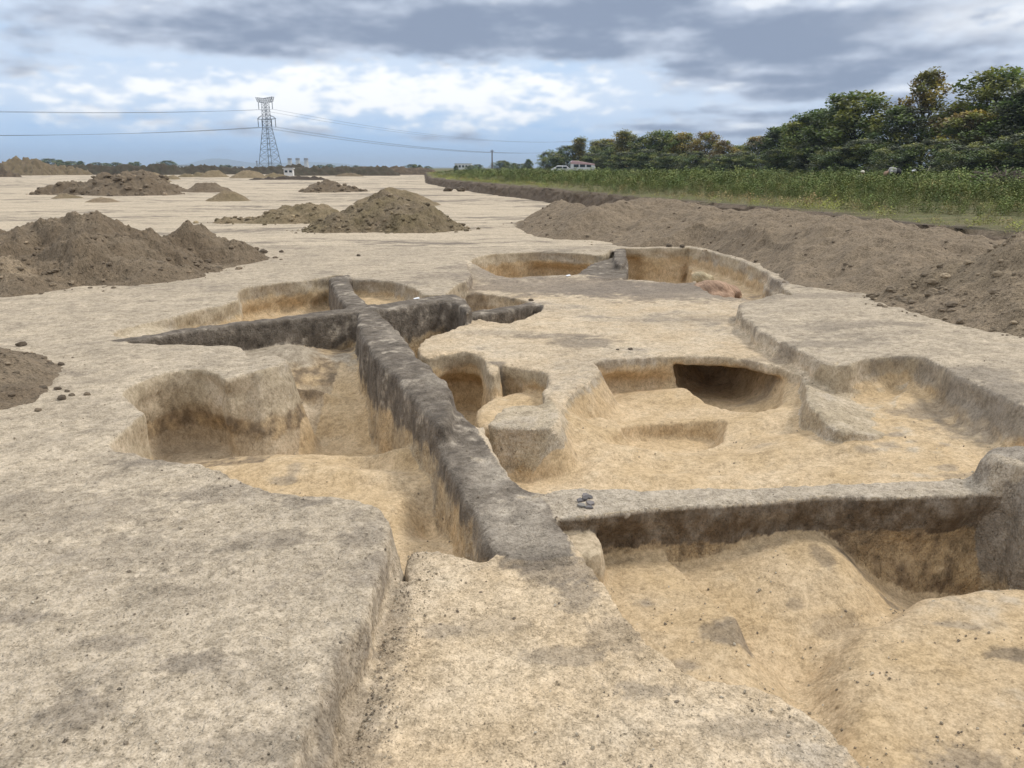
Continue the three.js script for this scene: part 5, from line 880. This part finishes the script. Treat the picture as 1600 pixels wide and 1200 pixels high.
// fine crumbs, uncountable
{
  const r = rng(123), pts = []; 
  const drop = (x, z, s, c) => { const y = surfY(x, z); if (y < -1.15 || y > 0.28) return; pts.push([x, y, z, s, c]); };
  const tones = [[0.40, 0.34, 0.25], [0.30, 0.25, 0.18], [0.52, 0.46, 0.36], [0.2, 0.165, 0.125], [0.27, 0.22, 0.165]];
  for (let k = 0; k < 5200; k++) { const d = 1.3 + 5.5 * Math.pow(r(), 1.5), x = (r() * 1.7 - 0.85) * d, n = fbm(x * 1.7, 3, d * 1.7, 3); if (r() > 0.45 + n) continue; drop(x, -d, 0.0022 + 0.006 * Math.pow(r(), 4), tones[Math.floor(r() * 5)]); }
  for (let k = 0; k < 1300; k++) { const z = -1.2 - 2.4 * r(), x = -0.535 + 0.16 * Math.pow(r(), 2); drop(x, z, 0.0016 + 0.0042 * Math.pow(r(), 4), tones[Math.floor(r() * 5)]); }
  for (let k = 0; k < 1300; k++) { const x = 0.6 + 2.4 * r(), z = -3.9 + 1.9 * r(), n = fbm(x * 2.6, 5, z * 2.6, 3); if (n < 0.1) continue; drop(x, z, 0.0022 + 0.0065 * Math.pow(r(), 4), tones[Math.floor(r() * 5)]); }
  const g = new THREE.BufferGeometry(); g.setAttribute('position', new THREE.BufferAttribute(new THREE.IcosahedronGeometry(1, 0).attributes.position.array.map((v, i) => v * (1 + 0.25 * Math.sin(i * 3.1))), 3)); g.computeVertexNormals();
  const im = new THREE.InstancedMesh(g, new THREE.MeshStandardMaterial({ color: 0xffffff, roughness: 1 }), pts.length), o = new THREE.Object3D(), c = new THREE.Color();
  pts.forEach(([x, y, z, s, t], i) => { o.position.set(x, y + s * 0.3, z); o.rotation.set(i, i * 2, i * 3); o.scale.set(s * 1.3, s * 0.8, s); o.updateMatrix(); im.setMatrixAt(i, o.matrix); c.setRGB(...t); im.setColorAt(i, c); });
  im.castShadow = im.receiveShadow = true; im.name = 'soil_crumbs'; im.userData = { kind: 'stuff', label: 'fine soil crumbs scattered over the stripped ground', category: 'soil' }; scene.add(im);
}
// people working behind the weeds
{
  const cap = (x, y, z, a, b, r0, r1) => { const ex = b[0] - a[0], ey = b[1] - a[1], ez = b[2] - a[2], t = clamp(((x - a[0]) * ex + (y - a[1]) * ey + (z - a[2]) * ez) / (ex * ex + ey * ey + ez * ez)); return Math.hypot(x - a[0] - ex * t, y - a[1] - ey * t, z - a[2] - ez * t) - mix(r0, r1, t); };
  const skinM = new THREE.MeshStandardMaterial({ vertexColors: true, roughness: 0.85 });
  function person(px, d, label, J, paint, capCol, capAt) {
    const bones = [];
    const B = (a, b, r0, r1) => bones.push([J[a], J[b], r0, r1]);
    B('hip', 'chest', 0.15, 0.16); B('chest', 'neck', 0.13, 0.06); B('neck', 'head', 0.055, 0.1);
    for (const s of ['L', 'R']) { B('sh' + s, 'el' + s, 0.055, 0.045); B('el' + s, 'wr' + s, 0.044, 0.034); B('hp' + s, 'kn' + s, 0.095, 0.065); B('kn' + s, 'an' + s, 0.062, 0.045); B('an' + s, 'to' + s, 0.05, 0.04); B('chest', 'sh' + s, 0.11, 0.06); B('hip', 'hp' + s, 0.13, 0.1); for (let k = 0; k < 4; k++) bones.push([J['wr' + s], [J['wr' + s][0] + J.hd[0] * 0.16 + (k - 1.5) * 0.01, J['wr' + s][1] + J.hd[1] * 0.16 - 0.012 * Math.abs(k - 1.5), J['wr' + s][2] + J.hd[2] * 0.16 + (k - 1.5) * 0.022], 0.016, 0.01]); bones.push([J['wr' + s], [J['wr' + s][0] + J.hd[0] * 0.08 + 0.04, J['wr' + s][1] + J.hd[1] * 0.08, J['wr' + s][2] + J.hd[2] * 0.08 + 0.045], 0.017, 0.012]); }
    const hd = J.head, fc = J.face; bones.push([[hd[0] + fc[0] * 0.09, hd[1] + fc[1] * 0.09, hd[2] + fc[2] * 0.09], [hd[0] + fc[0] * 0.125, hd[1] + fc[1] * 0.125 - 0.01, hd[2] + fc[2] * 0.125], 0.02, 0.012]);
    const f = (x, y, z) => { let q = 9; for (const [a, b, r0, r1] of bones) q = smin(q, cap(x, y, z, a, b, r0, r1), 0.03); return smin(q, (Math.hypot((x - hd[0]) / 0.085, (y - hd[1] - 0.02) / 0.12, (z - hd[2]) / 0.1) - 1) * 0.085, 0.02); };
    const all = Object.values(J); const lo = [0, 1, 2].map((k) => Math.min(...all.map((a) => a[k])) - 0.3), hi = [0, 1, 2].map((k) => Math.max(...all.map((a) => a[k])) + 0.3);
    const { P, I } = blob(f, [...lo, ...hi], 0.022), K = [];
    for (let i = 0; i < P.length; i += 3) K.push(...paint(P[i], P[i + 1], P[i + 2]));
    const x = farX(px, d), root = new THREE.Group(); root.position.set(x, fieldY(x, -d), -d);
    part(geom(P, I, { color: K }), skinM, 'body', root);
    if (capCol) { const g = new THREE.SphereGeometry(0.118, 16, 8, 0, 6.283, 0, 1.7); g.scale(1, 1.0, 1.1); g.translate(0, 0.045, 0); const br = new THREE.CylinderGeometry(0.1, 0.1, 0.012, 16); br.scale(1, 1, 1.2); br.translate(fc[0] * 0.1, 0.05, fc[2] * 0.1); const m = part(mergeGeometries([g, br]), new THREE.MeshStandardMaterial({ color: new THREE.Color().setRGB(...capCol), roughness: 0.8 }), 'cap', root); m.position.set(...hd); }
    add(root, 'person', label, 'person', 'people working behind the weeds'); return root;
  }
  const SK = [0.42, 0.27, 0.19];
  const bendJ = { hip: [0.18, 0.86, 0], chest: [-0.2, 0.93, 0], neck: [-0.36, 0.84, 0], head: [-0.48, 0.74, 0], face: [-0.6, -0.8, 0], hd: [-0.3, -0.95, 0], shL: [-0.26, 0.86, 0.18], shR: [-0.26, 0.86, -0.18], elL: [-0.38, 0.6, 0.2], elR: [-0.36, 0.6, -0.2], wrL: [-0.5, 0.4, 0.16], wrR: [-0.48, 0.4, -0.16], hpL: [0.2, 0.82, 0.1], hpR: [0.2, 0.82, -0.1], knL: [0.08, 0.45, 0.12], knR: [0.14, 0.45, -0.12], anL: [0.2, 0.08, 0.12], anR: [0.24, 0.08, -0.12], toL: [0.02, 0.04, 0.13], toR: [0.06, 0.04, -0.13] };
  person(1399, 42, 'person in a grey shirt and black trousers bending over behind the weeds', bendJ, (x, y, z) => x < -0.36 && y > 0.64 && Math.abs(z) < 0.13 ? SK : y < 0.42 && x < -0.3 ? SK : y < 0.66 && x < -0.25 ? [0.02, 0.02, 0.022] : x > 0.02 ? [0.018, 0.018, 0.02] : [0.36, 0.35, 0.33]);
  const up = (lean) => ({ hip: [0, 0.28, -0.05], chest: [lean * 0.5, 0.53, 0.08], neck: [lean * 0.8, 0.67, 0.13], head: [lean, 0.79, 0.17], face: [-0.5, -0.3, 0.8], hd: [0, -0.8, 0.6], shL: [lean * 0.5 - 0.18, 0.61, 0.09], shR: [lean * 0.5 + 0.18, 0.61, 0.09], elL: [-0.27, 0.42, 0.24], elR: [0.27, 0.42, 0.24], wrL: [-0.2, 0.25, 0.42], wrR: [0.2, 0.25, 0.42], hpL: [-0.1, 0.24, -0.03], hpR: [0.1, 0.24, -0.03], knL: [-0.14, 0.48, 0.38], knR: [0.14, 0.48, 0.38], anL: [-0.13, 0.08, 0.22], anR: [0.13, 0.08, 0.22], toL: [-0.13, 0.04, 0.38], toR: [0.13, 0.04, 0.38] });
  const paintUp = (shirt) => (x, y, z) => y > 0.67 ? SK : y > 0.34 && z < 0.3 && !(z > 0.22 && Math.abs(x) < 0.19) ? shirt : z > 0.33 && y < 0.36 && y > 0.1 && Math.abs(x) > 0.15 ? SK : [0.05, 0.05, 0.06];
  person(1428, 44, 'person in a beige top and white cap crouching beside the leaning handle', up(-0.05), paintUp([0.33, 0.27, 0.2]), [0.78, 0.78, 0.8]);
  person(1345, 46, 'person in a cream sun hat crouching low in the weeds', up(0.06), paintUp([0.3, 0.3, 0.24]), [0.66, 0.62, 0.5]);
  const wood = new THREE.MeshStandardMaterial({ color: new THREE.Color().setRGB(0.42, 0.38, 0.28), roughness: 0.8 }), root = new THREE.Group(), X = farX(1440, 43); root.position.set(X, fieldY(X, -43), -43);
  part(mergeGeometries([limb(V3(0, 0.15, 0), V3(0.42, 1.12, 0.1), 0.03, 0.025)]), wood, 'handle', root); const bl = new THREE.BoxGeometry(0.22, 0.3, 0.02); bl.rotateZ(-0.4); bl.translate(-0.06, 0.06, 0); part(bl, steel, 'blade', root);
  add(root, 'shovel', 'pale shovel handle leaning out of the weeds near the crouching person', 'shovel');
}
// vehicles parked beyond the weeds
{
  const paint = (c) => new THREE.MeshPhysicalMaterial({ color: new THREE.Color().setRGB(...c), roughness: 0.35, clearcoat: 0.6 }), tyre = new THREE.MeshStandardMaterial({ color: 0x111111, roughness: 0.9 });
  function wheels(root, xs, w) { for (const x of xs) for (const s of [-1, 1]) { const g = new THREE.CylinderGeometry(0.34, 0.34, 0.22, 20); g.rotateX(Math.PI / 2); g.translate(x, 0.34, s * w); part(g, tyre, 'wheel', root); } }
  const ex = (pts, w) => { const s = new THREE.Shape(); pts.forEach(([x, y], i) => i ? s.lineTo(x, y) : s.moveTo(x, y)); const g = new THREE.ExtrudeGeometry(s, { depth: w - 0.12, bevelEnabled: true, bevelSize: 0.06, bevelThickness: 0.06, bevelSegments: 2 }); g.translate(0, 0, -(w - 0.12) / 2); return g; };
  { const d = 132, x = farX(910, d), root = new THREE.Group(); root.position.set(x, fieldY(x, -d), -d);
    part(ex([[-1.9, 0.35], [1.95, 0.35], [2.0, 1.1], [1.75, 1.6], [1.2, 1.75], [-1.85, 1.8]], 1.8), paint([0.68, 0.68, 0.68]), 'body', root);
    part(ex([[-1.95, 1.95], [-1.8, 2.12], [-0.9, 2.1], [1.85, 1.62], [1.9, 1.5], [0.6, 1.62], [-1.9, 1.72]], 1.9), paint([0.58, 0.36, 0.36]), 'roof_canopy', root);
    for (const [a, b] of [[-1.5, -0.7], [-0.5, 0.35], [0.6, 1.35]]) { const g = new THREE.BoxGeometry(b - a, 0.42, 0.03); g.translate((a + b) / 2, 1.38, 0.915); part(g, darkWin, 'window', root); }
    wheels(root, [-1.3, 1.3], 0.8); add(root, 'parked_van', 'white van with a pinkish red sloping top standing in the weeds before the trees', 'van'); }
  { const d = 140, x = farX(879, d), root = new THREE.Group(); root.position.set(x, fieldY(x, -d), -d);
    part(ex([[-1.9, 0.35], [1.95, 0.35], [1.95, 0.8], [1.2, 0.92], [0.6, 1.38], [-0.9, 1.4], [-1.6, 0.95], [-1.95, 0.85]], 1.7), paint([0.75, 0.75, 0.76]), 'body', root);
    for (const [a, b] of [[-1.15, -0.15], [0.0, 0.7]]) { const g = new THREE.BoxGeometry(b - a, 0.3, 0.03); g.translate((a + b) / 2, 1.13, 0.865); part(g, darkWin, 'window', root); }
    wheels(root, [-1.2, 1.25], 0.75); add(root, 'parked_car', 'white car sunk in the weeds left of the pinkish topped van', 'car'); }
}
// dead brushwood heaped in the weeds
{
  const r = rng(55), X = farX(1572, 36), Z = -36, tw = [];
  for (let k = 0; k < 260; k++) { const a = r() * 6.28, q = r(), x = (r() + r() + r() - 1.5) * 1.3, z = (r() - 0.5) * 1.2, y = 0.25 + 0.62 * r() * (1 - Math.abs(x) / 2.4), L = 0.25 + 0.7 * q; tw.push(bar(V3(x, y, z), V3(x + Math.cos(a) * L, y + (r() - 0.35) * 0.5, z + Math.sin(a) * L), 0.015 + 0.025 * r())); }
  const root = new THREE.Group(); root.position.set(X, fieldY(X, Z), Z); part(mergeGeometries(tw), new THREE.MeshStandardMaterial({ color: new THREE.Color().setRGB(0.17, 0.135, 0.11), roughness: 1 }), 'twigs', root, 'stuff');
  add(root, 'brush_pile', 'tangled grey brown pile of dead brushwood in the weeds', 'brush pile');
}
renderer.render(scene, camera);
